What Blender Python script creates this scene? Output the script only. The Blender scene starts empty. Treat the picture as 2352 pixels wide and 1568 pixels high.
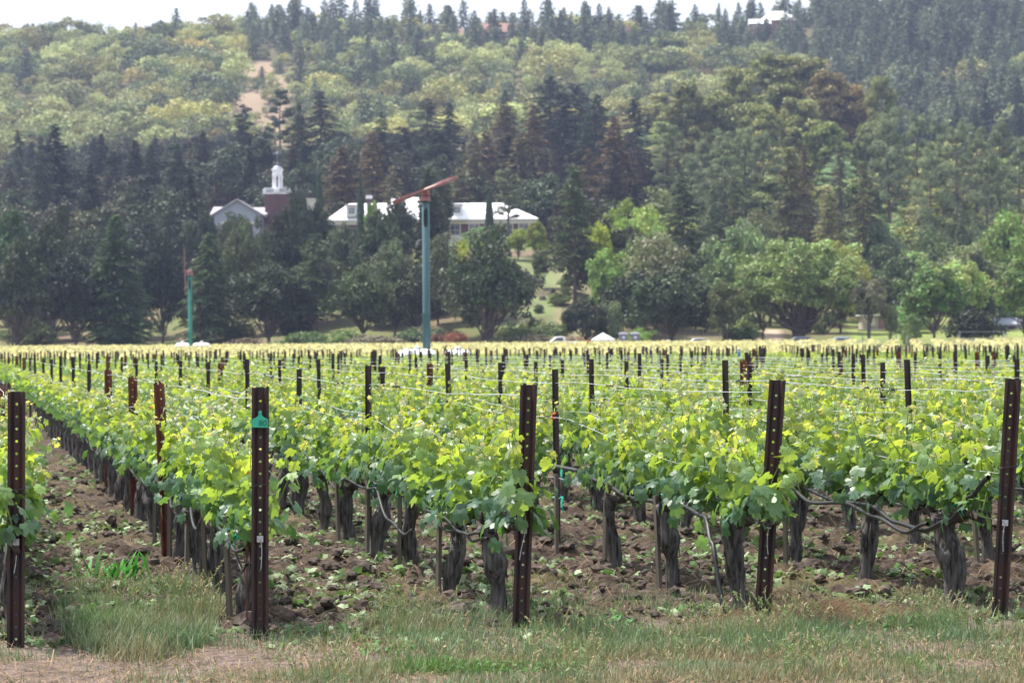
import bpy, math, random
import numpy as np
from mathutils import Vector, Matrix, Euler

sc = bpy.context.scene
COL = sc.collection
R = math.radians
rng = np.random.default_rng(7)
random.seed(7)

# ------------------------------------------------------------------ camera
F, CX, CY, HY, ROLL, CH = 6400.0, 1176.0, 784.0, 790.0, 0.0075, 1.856   # photo measured at 2352 px width
cam_d = bpy.data.cameras.new('camera')
cam = bpy.data.objects.new('camera', cam_d); COL.objects.link(cam)
cam_d.sensor_width = 36.0
cam_d.lens = F / 2352.0 * 36.0
cam_d.clip_start = 0.1; cam_d.clip_end = 20000
cam.matrix_world = Matrix.Translation((0, 0, CH)) @ Matrix.Rotation(R(90) + (HY - CY) / F, 4, 'X') @ Matrix.Rotation(-ROLL, 4, 'Z')
cam_d.dof.use_dof = True
cam_d.dof.focus_distance = 19.0
cam_d.dof.aperture_fstop = 6.3
sc.camera = cam

# ------------------------------------------------------------------ light
SUN_EL, SUN_AZ = 64.0, -62.0      # azimuth from +Y (camera forward), negative = to the left
world = bpy.data.worlds.new("World"); sc.world = world; world.use_nodes = True
nt = world.node_tree
bg = nt.nodes['Background']
sky = nt.nodes.new('ShaderNodeTexSky'); sky.sky_type = 'NISHITA'; sky.sun_disc = False
sky.sun_elevation = R(SUN_EL); sky.sun_rotation = R(SUN_AZ)
sky.air_density = 1.0; sky.dust_density = 3.0; sky.ozone_density = 1.0
veil = nt.nodes.new('ShaderNodeMix'); veil.data_type = 'RGBA'; veil.inputs[0].default_value = .42      # thin bright cloud veil over the whole sky
veil.inputs[7].default_value = (8.2, 8.3, 8.6, 1)
nt.links.new(sky.outputs[0], veil.inputs[6]); nt.links.new(veil.outputs[2], bg.inputs['Color'])
bg.inputs['Strength'].default_value = 0.15
sd = bpy.data.lights.new('sun', 'SUN'); sd.energy = 5.0; sd.angle = R(0.7); sd.color = (1.0, 0.95, 0.86)
so = bpy.data.objects.new('sun', sd); COL.objects.link(so)
to_sun = Vector((math.sin(R(SUN_AZ)) * math.cos(R(SUN_EL)), math.cos(R(SUN_AZ)) * math.cos(R(SUN_EL)), math.sin(R(SUN_EL))))
so.rotation_euler = to_sun.to_track_quat('Z', 'Y').to_euler()
so.location = (0, 0, 60)
sc.view_settings.view_transform = 'Standard'; sc.view_settings.look = 'None'
sc.view_settings.exposure = 0.66; sc.view_settings.gamma = 1.0
sc.cycles.max_bounces = 6; sc.cycles.diffuse_bounces = 2; sc.cycles.transmission_bounces = 4
sc.cycles.transparent_max_bounces = 4; sc.cycles.volume_bounces = 0; sc.cycles.glossy_bounces = 2
sc.cycles.caustics_reflective = False; sc.cycles.caustics_refractive = False
sc.cycles.use_denoising = True

# ------------------------------------------------------------------ helpers
def at(px, py, Y):
    dx, dy = px - CX, -(py - CY)
    a = ROLL
    x = dx * math.cos(a) + dy * math.sin(a); y = -dx * math.sin(a) + dy * math.cos(a)
    return Vector((x / F * Y, Y, CH + (y + HY - CY) / F * Y))

class MB:
    """collects faces; build() links them as ONE mesh object"""
    def __init__(s): s.V = []; s.F = []; s.n = 0; s.M = []; s.C = []
    def add(s, V, Fc, mat=0, col=(1, 1, 1)):
        V = np.asarray(V, float).reshape(-1, 3)
        if isinstance(Fc, np.ndarray) and Fc.ndim == 2: L = [Fc + s.n]
        else:
            by = {}
            for f in Fc: by.setdefault(len(f), []).append(f)
            L = [np.array(v) + s.n for v in by.values()]
        for f in L: s.F.append(f); s.M.append(np.full(len(f), mat, np.int32))
        c = np.asarray(col, float)
        if c.ndim == 1: c = np.tile(c[:3], (len(V), 1))
        s.C.append(c[:, :3]); s.V.append(V); s.n += len(V); return s
    def mesh(s, name, mats, smooth=False):
        me = bpy.data.meshes.new(name)
        V = np.concatenate(s.V); me.vertices.add(len(V)); me.vertices.foreach_set('co', V.astype(np.float32).ravel())
        nl = sum(f.size for f in s.F); npoly = sum(len(f) for f in s.F)
        me.loops.add(nl); me.loops.foreach_set('vertex_index', np.concatenate([f.ravel() for f in s.F]).astype(np.int32))
        me.polygons.add(npoly)
        sizes = np.concatenate([np.full(len(f), f.shape[1]) for f in s.F])
        st = np.zeros(npoly, np.int32); st[1:] = np.cumsum(sizes)[:-1]
        me.polygons.foreach_set('loop_start', st)
        me.polygons.foreach_set('material_index', np.concatenate(s.M))
        me.polygons.foreach_set('use_smooth', np.full(npoly, smooth))
        for m in (mats if isinstance(mats, (list, tuple)) else [mats]): me.materials.append(m)
        me.update(calc_edges=True)
        a = me.color_attributes.new('Col', 'FLOAT_COLOR', 'POINT')
        C = np.concatenate(s.C); a.data.foreach_set('color', np.hstack([C, np.ones((len(C), 1))]).astype(np.float32).ravel())
        return me
    def build(s, name, mats, parent=None, smooth=False, loc=None):
        return link(name, s.mesh(name, mats, smooth), parent, loc)
    # shapes
    def box(s, c, d, rz=0, mat=0, col=(1, 1, 1), taper=1.0):
        x, y, z = np.array(d) / 2
        V = np.array([[-x, -y, -z], [x, -y, -z], [x, y, -z], [-x, y, -z], [-x * taper, -y * taper, z], [x * taper, -y * taper, z], [x * taper, y * taper, z], [-x * taper, y * taper, z]])
        ca, sa = math.cos(rz), math.sin(rz)
        V = V @ np.array([[ca, sa, 0], [-sa, ca, 0], [0, 0, 1]]) + np.array(c)
        return s.add(V, np.array([[0, 3, 2, 1], [4, 5, 6, 7], [0, 1, 5, 4], [1, 2, 6, 5], [2, 3, 7, 6], [3, 0, 4, 7]]), mat, col)
    def tube(s, P, r, n=6, mat=0, col=(1, 1, 1), cap=True, wob=None):
        P = np.asarray(P, float); k = len(P); r = np.broadcast_to(np.asarray(r, float), (k,))
        T = np.gradient(P, axis=0); T /= np.linalg.norm(T, axis=1)[:, None] + 1e-9
        ref = np.array([0, 0, 1.0]) if abs(T[:, 2]).mean() < .8 else np.array([1.0, 0, 0])
        A = np.cross(T, ref); A /= np.linalg.norm(A, axis=1)[:, None] + 1e-9; B = np.cross(T, A)
        th = np.arange(n) / n * 2 * math.pi
        rr = r[:, None] * (np.ones((k, n)) if wob is None else wob)
        V = P[:, None] + rr[..., None] * (np.cos(th)[None, :, None] * A[:, None] + np.sin(th)[None, :, None] * B[:, None])
        i = np.arange(k - 1)[:, None] * n; j = np.arange(n)[None]; j2 = (j + 1) % n
        Q = np.stack([i + j, i + j2, i + n + j2, i + n + j], -1).reshape(-1, 4)
        s.add(V.reshape(-1, 3), Q, mat, col)
        if cap: s.F.append(np.array([list(range(s.n - n, s.n))])); s.M.append(np.array([mat], np.int32))
        return s
    def lathe(s, prof, n=16, c=(0, 0, 0), mat=0, col=(1, 1, 1)):
        prof = np.asarray(prof, float); th = np.arange(n) / n * 2 * math.pi
        V = np.stack([prof[:, 0, None] * np.cos(th), prof[:, 0, None] * np.sin(th), np.repeat(prof[:, 1, None], n, 1)], -1) + np.array(c)
        k = len(prof); i = np.arange(k - 1)[:, None] * n; j = np.arange(n)[None]; j2 = (j + 1) % n
        Q = np.stack([i + j, i + j2, i + n + j2, i + n + j], -1).reshape(-1, 4)
        return s.add(V.reshape(-1, 3), Q, mat, col)

def link(name, me, parent=None, loc=None):
    o = bpy.data.objects.new(name, me); COL.objects.link(o)
    if parent is not None: o.parent = parent
    if loc is not None: o.location = loc
    return o
def empty(name, loc=(0, 0, 0), rz=0):
    o = bpy.data.objects.new(name, None); COL.objects.link(o); o.location = loc; o.rotation_euler = (0, 0, rz); o.empty_display_size = .2
    return o
def tag(o, label=None, cat=None, group=None, kind=None):
    if label: o['label'] = label
    if cat: o['category'] = cat
    if group: o['group'] = group
    if kind: o['kind'] = kind
    return o
KIDS = {}
def dup(root, loc, rz=0, scale=None, label=None, group=None, color=None, cat=None):
    """copy of a thing with copies of its parts"""
    r = root.copy(); COL.objects.link(r); r.location = loc; r.rotation_euler = (0, 0, rz)
    if scale is not None: r.scale = scale
    if label: r['label'] = label
    if group: r['group'] = group
    if cat: r['category'] = cat
    if color: r.color = color
    for ch in KIDS.get(root.name, ()):
        c = ch.copy(); COL.objects.link(c); c.parent = r
        if color: c.color = color
    return r

# ---- noise
_W = [(rng.normal(size=2), rng.uniform(0, 6.28)) for _ in range(40)]
def wnoise(x, y, scale, k0=0, k=12):
    v = 0
    for (d, p) in _W[k0:k0 + k]: v = v + np.sin((x * d[0] + y * d[1]) / scale * 2 + p)
    return v / math.sqrt(k)

# ---- materials
def newmat(name):
    m = bpy.data.materials.new(name); m.use_nodes = True; nt = m.node_tree
    return m, nt, nt.nodes, nt.links, nt.nodes['Principled BSDF']
def simple(name, col, rough=.7, metal=0, noise=0.0, nscale=20, bump=0.0, spec=.5, col2=None, stretch=None):
    m, nt, N, L, p = newmat(name)
    p.inputs['Roughness'].default_value = rough; p.inputs['Metallic'].default_value = metal
    p.inputs['Specular IOR Level'].default_value = spec
    p.inputs['Base Color'].default_value = (*col, 1)
    if noise or bump or col2:
        tc = N.new('ShaderNodeTexCoord'); src = tc.outputs['Object']
        if stretch:
            mp = N.new('ShaderNodeMapping'); mp.inputs['Scale'].default_value = stretch; L.new(src, mp.inputs[0]); src = mp.outputs[0]
        n = N.new('ShaderNodeTexNoise'); n.inputs['Scale'].default_value = nscale; n.inputs['Detail'].default_value = 6; L.new(src, n.inputs['Vector'])
        rp = N.new('ShaderNodeValToRGB'); rp.color_ramp.elements[0].position = .35; rp.color_ramp.elements[1].position = .65
        c2 = col2 or tuple(c * (1 + noise) for c in col); c1 = col if col2 else tuple(c * (1 - noise) for c in col)
        rp.color_ramp.elements[0].color = (*c1, 1); rp.color_ramp.elements[1].color = (*c2, 1)
        L.new(n.outputs['Fac'], rp.inputs[0]); L.new(rp.outputs[0], p.inputs['Base Color'])
        if bump:
            b = N.new('ShaderNodeBump'); b.inputs['Strength'].default_value = bump; b.inputs['Distance'].default_value = .02
            L.new(n.outputs['Fac'], b.inputs['Height']); L.new(b.outputs[0], p.inputs['Normal'])
    return m
def foliage(name, col, trans, tcol=None, var=.35, rough=.6, spec=.3, hue=.04, objrand=.25):
    """leaf material: own colour x per-leaf tint x object colour, part of the light passes through"""
    m, nt, N, L, p = newmat(name)
    at_ = N.new('ShaderNodeVertexColor'); at_.layer_name = 'Col'
    oi = N.new('ShaderNodeObjectInfo'); ge = N.new('ShaderNodeNewGeometry')
    mul = N.new('ShaderNodeMix'); mul.data_type = 'RGBA'; mul.blend_type = 'MULTIPLY'; mul.inputs[0].default_value = 1
    L.new(at_.outputs[0], mul.inputs[6]); L.new(oi.outputs['Color'], mul.inputs[7])
    hs = N.new('ShaderNodeHueSaturation')
    L.new(mul.outputs[2], hs.inputs['Color'])
    def mr(src, a, b):
        r = N.new('ShaderNodeMapRange'); r.inputs['To Min'].default_value = a; r.inputs['To Max'].default_value = b; L.new(src, r.inputs[0]); return r.outputs[0]
    L.new(mr(ge.outputs['Random Per Island'], .5 - hue, .5 + hue), hs.inputs['Hue'])
    mm = N.new('ShaderNodeMath'); mm.operation = 'MULTIPLY'
    L.new(mr(ge.outputs['Random Per Island'], 1 - var, 1 + var), mm.inputs[0]); L.new(mr(oi.outputs['Random'], 1 - objrand, 1 + objrand), mm.inputs[1])
    L.new(mm.outputs[0], hs.inputs['Value'])
    def times(c):
        x = N.new('ShaderNodeMix'); x.data_type = 'RGBA'; x.blend_type = 'MULTIPLY'; x.inputs[0].default_value = 1
        L.new(hs.outputs[0], x.inputs[6]); x.inputs[7].default_value = (*c, 1); return x.outputs[2]
    L.new(times(col), p.inputs['Base Color']); p.inputs['Roughness'].default_value = rough; p.inputs['Specular IOR Level'].default_value = spec
    tr = N.new('ShaderNodeBsdfTranslucent'); L.new(times(tcol or col), tr.inputs['Color'])
    mx = N.new('ShaderNodeMixShader'); mx.inputs[0].default_value = trans
    L.new(p.outputs[0], mx.inputs[1]); L.new(tr.outputs[0], mx.inputs[2]); L.new(mx.outputs[0], N['Material Output'].inputs['Surface'])
    return m

M = {}
M['vine_leaf'] = foliage('vine_leaf', (.155, .25, .085), .45, (.43, .54, .055), var=.3, rough=.42, spec=.6, hue=.02, objrand=.08)
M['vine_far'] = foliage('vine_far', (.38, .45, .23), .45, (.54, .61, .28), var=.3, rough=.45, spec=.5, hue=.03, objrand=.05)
M['shoot'] = simple('shoot', (.16, .22, .05), .5, noise=.3)
M['leaf'] = foliage('tree_leaf', (1.9, 1.78, 1.5), .22, (2.3, 2.2, 1.3), var=.3, rough=.5, spec=.32)
M['needle'] = foliage('tree_needle', (1.85, 1.78, 1.6), .2, (2.1, 2.0, 1.6), var=.3, rough=.55, spec=.25)
M['bark'] = simple('bark', (.10, .08, .065), .9, noise=.4, nscale=3, bump=.5)
M['vine_bark'] = simple('vine_bark', (.016, .013, .013), .95, nscale=26, bump=1.0, col2=(.15, .138, .135), stretch=(1.6, 1.6, .18))
M['cordon_bark'] = simple('cordon_bark', (.02, .016, .014), .95, nscale=40, bump=1.0, col2=(.07, .055, .05))
M['post'] = simple('post_steel', (.016, .009, .010), .62, metal=.0, nscale=9, bump=.15, col2=(.055, .020, .014), stretch=(1, 1, .35))
M['post_line'] = simple('post_steel_line', (.022, .014, .016), .6, nscale=12, bump=.2, col2=(.06, .035, .03), stretch=(1, 1, .3))
M['post_rust'] = simple('post_rust', (.07, .018, .010), .75, nscale=14, bump=.3, col2=(.17, .05, .025), stretch=(1, 1, .4))
M['wire'] = simple('galvanised_wire', (.62, .63, .66), .4, metal=.4)
M['hose'] = simple('black_hose', (.018, .018, .02), .5, spec=.5, noise=.3)
M['wood_stake'] = simple('wood_stake', (.13, .11, .09), .9, noise=.3, nscale=8, bump=.3, stretch=(1, 1, .1))
M['pale_stake'] = simple('pale_stake', (.20, .19, .20), .8)
M['plate'] = simple('zinc_plate', (.45, .45, .45), .5, metal=.6, noise=.25, nscale=60)
M['green_plastic'] = simple('green_plastic', (.03, .42, .27), .4)
M['ink'] = simple('ink', (.02, .12, .09), .6)
M['orange_plastic'] = simple('orange_plastic', (.85, .12, .02), .4)
M['blue_plastic'] = simple('blue_plastic', (.02, .2, .6), .4)
M['tape'] = simple('tie_tape', (.0, .35, .24), .4)
M['white_paint'] = simple('white_paint', (.78, .78, .80), .45, noise=.06, nscale=2)
M['white_roof'] = simple('white_roof', (.80, .80, .82), .38, noise=.05, nscale=1.5, spec=.8)
M['shingle'] = simple('pale_shingle', (.36, .34, .37), .7, noise=.25, nscale=4)
M['cream_trim'] = simple('cream_trim', (.62, .58, .50), .6)
M['grey_wall'] = simple('grey_painted_wall', (.30, .32, .38), .7, noise=.1)
M['glass'] = simple('window_glass', (.05, .06, .08), .1, spec=.9)
M['dome_metal'] = simple('dome_metal', (.38, .42, .50), .35, metal=.4)
M['rotor'] = simple('rotor_red', (.27, .085, .07), .5, nscale=1.2, col2=(.36, .22, .21))
M['tower_paint'] = simple('tower_blue_green', (.045, .11, .125), .5, nscale=1.0, col2=(.065, .15, .165), stretch=(2, 2, .3))
M['tower_green'] = simple('tower_green', (.01, .17, .12), .5, nscale=1.0, col2=(.02, .22, .16))
M['dark'] = simple('dark_opening', (.01, .01, .012), .8)
M['tyre'] = simple('tyre', (.02, .02, .02), .8)
M['cypress'] = M['needle']
def brick_mat():
    m, nt, N, L, p = newmat('red_brick')
    tc = N.new('ShaderNodeTexCoord'); b = N.new('ShaderNodeTexBrick'); b.inputs['Scale'].default_value = 4
    b.inputs['Color1'].default_value = (.10, .04, .045, 1); b.inputs['Color2'].default_value = (.075, .03, .035, 1); b.inputs['Mortar'].default_value = (.24, .18, .17, 1); b.inputs['Mortar Size'].default_value = .01
    mp = N.new('ShaderNodeMapping'); mp.inputs['Rotation'].default_value = (R(90), 0, 0); L.new(tc.outputs['Object'], mp.inputs[0]); L.new(mp.outputs[0], b.inputs['Vector'])
    L.new(b.outputs[0], p.inputs['Base Color']); p.inputs['Roughness'].default_value = .85
    return m
M['brick'] = brick_mat()
def ground_mat():
    m, nt, N, L, p = newmat('ground')
    vc = N.new('ShaderNodeVertexColor'); vc.layer_name = 'Col'; tc = N.new('ShaderNodeTexCoord')
    def noise(s, d=8):
        n = N.new('ShaderNodeTexNoise'); n.inputs['Scale'].default_value = s; n.inputs['Detail'].default_value = d; L.new(tc.outputs['Object'], n.inputs['Vector']); return n.outputs['Fac']
    a, b = noise(9), noise(55, 4)
    r = N.new('ShaderNodeMapRange'); r.inputs['From Min'].default_value = .3; r.inputs['From Max'].default_value = .7; r.inputs['To Min'].default_value = .55; r.inputs['To Max'].default_value = 1.45; L.new(a, r.inputs[0])
    r2 = N.new('ShaderNodeMapRange'); r2.inputs['From Min'].default_value = .3; r2.inputs['From Max'].default_value = .7; r2.inputs['To Min'].default_value = .65; r2.inputs['To Max'].default_value = 1.35; L.new(b, r2.inputs[0])
    mm = N.new('ShaderNodeMath'); mm.operation = 'MULTIPLY'; L.new(r.outputs[0], mm.inputs[0]); L.new(r2.outputs[0], mm.inputs[1])
    x = N.new('ShaderNodeVectorMath'); x.operation = 'SCALE'; L.new(vc.outputs[0], x.inputs[0]); L.new(mm.outputs[0], x.inputs['Scale'])
    L.new(x.outputs[0], p.inputs['Base Color']); p.inputs['Roughness'].default_value = .95; p.inputs['Specular IOR Level'].default_value = .1
    bp = N.new('ShaderNodeBump'); bp.inputs['Strength'].default_value = .8; bp.inputs['Distance'].default_value = .03; L.new(a, bp.inputs['Height']); L.new(bp.outputs[0], p.inputs['Normal'])
    return m
M['ground'] = ground_mat()
M['soil_clod'] = simple('soil_clod', (.072, .054, .044), .95, noise=.5, nscale=15, bump=.8)
M['mix'] = foliage('ground_plants', (1, 1, 1), .25, (1.3, 1.3, .9), var=.35, rough=.6, spec=.3, hue=.02, objrand=0)

# ------------------------------------------------------------------ terrain
PXC = np.array([-300, 0, 300, 500, 700, 900, 1100, 1300, 1500, 1700, 1900, 2100, 2352, 2700.])
TC = (PXC - CX) / F
def zy(ys, Y): return [CH + (HY - (px - CX) * ROLL - y) / F * Y for px, y in zip(PXC, ys)]
ROWS = [(-200, [0] * 14), (180, [0] * 14), (250, [.48] * 14), (345, [.92] * 14), (358, [1.0] * 14), (372, [1.6] * 14),
 (400, [2, 2, 2.5, 3, 4, 5, 7, 8, 4.5, 3.8, 3.6, 3.5, 3.4, 3.4]),
 (440, [5, 5, 6, 9, 11, 13, 15, 15, 10, 7, 5, 4, 4, 4.5]),
 (470, [9, 9, 11, 16, 18, 18, 18.5, 18, 13, 10, 8, 6, 6, 7]),
 (520, [16, 16, 18, 19, 19.5, 20, 20, 20, 17, 14, 11, 9, 9, 10]),
 (600, [27, 27, 30, 31, 33, 34, 34, 32, 29, 26, 24, 23, 22, 22]),
 (700, [38, 38, 42, 44, 46, 46, 46, 44, 42, 40, 38, 36, 36, 36]),
 (800, [50, 50, 54, 57, 60, 58, 60, 58, 55, 52, 50, 50, 52, 52]),
 (900, [64, 66, 70, 72, 72, 70, 70, 68, 64, 62, 64, 68, 72, 75]),
 (1000, zy([215, 210, 200, 195, 190, 190, 190, 190, 190, 195, 190, 175, 160, 150], 1000)),
 (1100, zy([92, 97, 108, 90, 76, 76, 110, 106, 97, 97, 58, 38, 52, 60], 1100)),
 (1150, zy([95, 100, 112, 95, 78, 80, 114, 110, 98, 98, 50, 30, 40, 50], 1150)),
 (1230, zy([170, 170, 180, 160, 150, 150, 180, 170, 170, 160, 120, 100, 110, 120], 1230)),
 (1600, zy([520] * 14, 1600)), (4000, [20] * 14)]
RY = np.array([r[0] for r in ROWS], float); RZ = np.array([r[1] for r in ROWS], float)
def ground_z(X, Y):
    X = np.asarray(X, float); Y = np.asarray(Y, float)
    X, Y = np.broadcast_arrays(X, Y)
    t = np.clip(X / np.maximum(Y, 50), TC[0], TC[-1] - 1e-6)
    ci = np.clip(np.searchsorted(TC, t) - 1, 0, 12); fc = (t - TC[ci]) / (TC[ci + 1] - TC[ci]); fc = fc * fc * (3 - 2 * fc)
    ri = np.clip(np.searchsorted(RY, Y) - 1, 0, len(RY) - 2); fr = np.clip((Y - RY[ri]) / (RY[ri + 1] - RY[ri]), 0, 1)
    z = (RZ[ri, ci] * (1 - fc) + RZ[ri, ci + 1] * fc) * (1 - fr) + (RZ[ri + 1, ci] * (1 - fc) + RZ[ri + 1, ci + 1] * fc) * fr
    amp = np.clip((Y - 420) / 500, 0, 1)
    return z + amp * (wnoise(X, Y, 90) * 2.2 + wnoise(X, Y, 40, 12) * 1.6)
def gz(X, Y): return float(ground_z(X, Y))
def pxof(X, Y): return CX + X / Y * F

# ground colours (bare earth, grass ... as the place has them)
def ground_col(X, Y, z):
    C = np.empty(X.shape + (3,)); C[:] = (.085, .062, .05)                 # field soil
    def put(mask, col): 
        m = np.clip(mask, 0, 1)[..., None]; C[:] = C * (1 - m) + np.array(col) * m
    px = CX + X / np.maximum(Y, 5) * F
    n1 = wnoise(X, Y, 12, 5); n2 = wnoise(X, Y, 30, 20)
    put((Y > 348) * 1.0, (.17, .12, .085))
    put((Y > 364) * np.clip(.6 + .4 * n1, 0, 1), (.12, .15, .05))
    put(((Y > 346) & (px > 1950)) * np.clip(.8 + .3 * n1, 0, 1), (.20, .25, .07))
    put(((Y > 366) & (Y < 450) & (px > 1150) & (px < 1420)) * np.clip(.6 + .5 * n2, 0, 1), (.16, .20, .085))
    put(((Y > 366) & (Y < 450) & (px > 1150) & (px < 1420)) * np.clip(wnoise(X, Y, 5, 9) - .3, 0, 1), (.10, .085, .055))
    put(((Y > 375) & (Y < 450) & (px > 1270) & (px < 1420)) * np.clip(.5 * n2, 0, 1), (.26, .19, .13))
    put(((Y > 358) & (Y < 400) & (px > 1690) & (px < 1800)) * 1.0, (.42, .32, .24))
    put(((Y > 350) & (Y < 364) & (px < 700)) * .8, (.20, .13, .08))
    put((Y > 470) * .9, (.07, .065, .04))
    put((Y > 820) * .9, (.11, .10, .055))
    # bare hillside clearing
    cl = clearing(px, Y)
    put(cl, (.26, .20, .14))
    return C
def clearing(px, Y):
    a = np.clip(1.6 - ((px - 600 - 18 * np.sin(Y / 30)) / (44 + .22 * (1052 - Y))) ** 2, 0, 1) * (Y > 840) * (Y < 1052)
    b = np.clip(1.2 - ((px - 250) / 45) ** 2 - ((Y - 925) / 40) ** 2, 0, 1)
    c = np.clip(1.2 - ((px - 1120) / 60) ** 2 - ((Y - 975) / 12) ** 2, 0, 1) * .8
    return np.clip(np.maximum(np.maximum(a, b), c), 0, 1)

def grid_mesh(name, XX, YY, ZZ, CC, mat):
    h, w = XX.shape
    V = np.stack([XX, YY, ZZ], -1).reshape(-1, 3)
    i = np.arange(h - 1)[:, None] * w; j = np.arange(w - 1)[None]
    Q = np.stack([i + j, i + j + 1, i + w + j + 1, i + w + j], -1).reshape(-1, 4)
    mb = MB(); mb.add(V, Q, 0, CC.reshape(-1, 3)); return mb.build(name, mat, smooth=True)
ys = np.concatenate([np.arange(-60, 340, 8), np.arange(340, 520, 2.0), np.arange(520, 1520, 6), np.arange(1520, 2700, 120)])
ts = np.concatenate([np.linspace(-.8, -.26, 24)[:-1], np.linspace(-.26, .26, 200), np.linspace(.26, .8, 24)[1:]])
TT, YY = np.meshgrid(ts, ys); XX = TT * (YY + 75)
ZZ = ground_z(XX, YY); CC = ground_col(XX, YY, ZZ)
near = (YY < 60) & (np.abs(XX) < 30)
ZZ = ZZ - near * .06
tag(grid_mesh('ground', XX, YY, ZZ, CC, M['ground']), kind='structure')

# vineyard frame: rows run along U, spaced along Nn
U = np.array([-1276, 6400.]); U /= np.linalg.norm(U); Nn = np.array([U[1], -U[0]])
ends_px = {0: (36, 1490, 897, 38, 1478), 1: (597, 1470, 887, 598, 0), 2: (1195, 1455, 880, 1215, 0), 3: (1750, 1434, 870, 1786, 0), 4: (2295, 1425, 868, 2328, 0)}
def base_at(px, py):
    v0 = at(px, py, 1.0); k = CH / (CH - v0.z); return Vector((v0.x * k, k, 0))
END = {k: np.array(base_at(v[0], v[1])[:2]) for k, v in ends_px.items()}
E2 = END[2]
for k in range(-3, 75):
    if k not in END: END[k] = E2 + Nn * 1.6 * (k - 2) + U * random.uniform(-.15, .15)
ROWANG = math.atan2(U[1], U[0])

# soil sheet near the camera, with clods and tilth
SOIL = {}
def soil_z(X, Y):
    i = np.clip(np.searchsorted(SOIL['y'], Y), 0, len(SOIL['y']) - 1); j = np.clip(np.searchsorted(SOIL['t'], X / (Y + 4)), 0, len(SOIL['t']) - 1)
    return SOIL['z'][i, j]
def soil():
    yb = [13.0]
    while yb[-1] < 62: yb.append(yb[-1] + .035 * max(1, (yb[-1] / 20) ** 1.6))
    ys = np.array(yb); ts = np.linspace(-.30, .30, 330); TT, YY = np.meshgrid(ts, ys); XX = TT * (YY + 4)
    s = (XX - E2[0]) * U[0] + (YY - E2[1]) * U[1]; q = (XX - E2[0]) * Nn[0] + (YY - E2[1]) * Nn[1]
    a = np.clip((s + .1) / 1.3, 0, 1)                                    # 0 on the headland, 1 in the field
    rowpos = (q / 1.6) - np.round(q / 1.6)
    mid = np.abs(rowpos) * 2
    nz = rng.normal(size=XX.shape)
    k = np.array([1, 2, 1.]) / 4
    nb = nz.copy()
    for _ in range(2):
        nb = nb * .5 + .25 * (np.roll(nb, 1, 0) + np.roll(nb, -1, 0)); nb = nb * .5 + .25 * (np.roll(nb, 1, 1) + np.roll(nb, -1, 1))
    w1 = wnoise(XX, YY, .55); w2 = wnoise(XX, YY, .22, 12); w3 = wnoise(XX, YY, .11, 24, 14)
    Z = a * (np.abs(w2) * .04 + np.abs(w3) * .035 + np.clip(w1, 0, 3) * .02 + nb * .042 + np.abs(nz) * .012) + (1 - a) * (w1 * .006 + nb * .003) + .005 - .035 * a
    Z = np.clip(Z, -.04, .17)
    SOIL['y'] = ys; SOIL['t'] = ts; SOIL['z'] = Z
    C = np.empty(XX.shape + (3,)); C[:] = (.060, .045, .036)
    def put(m, c): m = np.clip(m, 0, 1)[..., None]; C[:] = C * (1 - m) + np.array(c) * m
    put((1 - a), (.155, .120, .105))
    put(a * np.clip(w2 * .6 - .1, 0, 1) * .6, (.115, .084, .064))
    put(a * np.clip(-w3 * .7 - .2, 0, 1) * .6, (.05, .036, .03))
    put(a * np.clip(w1 * .7 - .3, 0, 1) * .5, (.13, .12, .05))
    return tag(grid_mesh('vineyard_soil', XX, YY, Z, C, M['ground']), kind='structure')
soil()

# ------------------------------------------------------------------ leaf batches
def rand_dirs(n, g=None):
    g = g or rng
    v = g.normal(size=(n, 3)); return v / np.linalg.norm(v, axis=1)[:, None]
def unit(v): return v / (np.linalg.norm(v, axis=1)[:, None] + 1e-9)
GRAPE = [(0, 1.0), (14, .78), (26, .60), (40, .86), (56, .84), (72, .70), (84, .52), (102, .72), (122, .66), (145, .58), (168, .34)]
def leaf_template(full=True):
    pts = [(a, r) for a, r in GRAPE] if full else [(0, 1), (30, .66), (55, .88), (88, .56), (120, .7), (165, .35)]
    ang = [a for a, r in pts] + [360 - a for a, r in reversed(pts) if a not in (0,)]
    rad = [r for a, r in pts] + [r for a, r in reversed(pts) if a not in (0,)]
    ang = np.radians(ang); rad = np.array(rad)
    V = np.stack([np.sin(ang) * rad, np.cos(ang) * rad, -.22 * rad ** 2 + .10 * np.abs(np.sin(ang) * rad)], -1)
    V = np.vstack([[0, 0, 0.06], V]); n = len(ang)
    Fc = np.array([[0, 1 + i, 1 + (i + 1) % n] for i in range(n)])
    return V, Fc
LT_FULL, LT_MID = leaf_template(True), leaf_template(False)
LT_CARD = (np.array([[0, -1, 0], [.55, 0, .12], [0, 1, 0], [-.55, 0, .12]]), np.array([[0, 1, 2, 3]]))
LT_LONG = (np.array([[0, -1, 0], [.25, 0, .08], [0, 1, 0], [-.25, 0, .08]]), np.array([[0, 1, 2, 3]]))
def leaves(mb, P, N, T, size, tint, tmpl, mat=0):
    """batch of leaves: position P, normal N, tip direction T"""
    N = unit(N); T = unit(T - (T * N).sum(1)[:, None] * N); B = np.cross(T, N)
    tv, tf = tmpl; n = len(P); k = len(tv); size = np.broadcast_to(size, (n,))
    V = P[:, None] + size[:, None, None] * (tv[None, :, 0, None] * B[:, None] + tv[None, :, 1, None] * T[:, None] + tv[None, :, 2, None] * N[:, None])
    Fc = (tf[None] + (np.arange(n) * k)[:, None, None]).reshape(-1, tf.shape[1])
    mb.add(V.reshape(-1, 3), Fc, mat, np.repeat(np.broadcast_to(tint, (n, 3)), k, 0))

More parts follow.
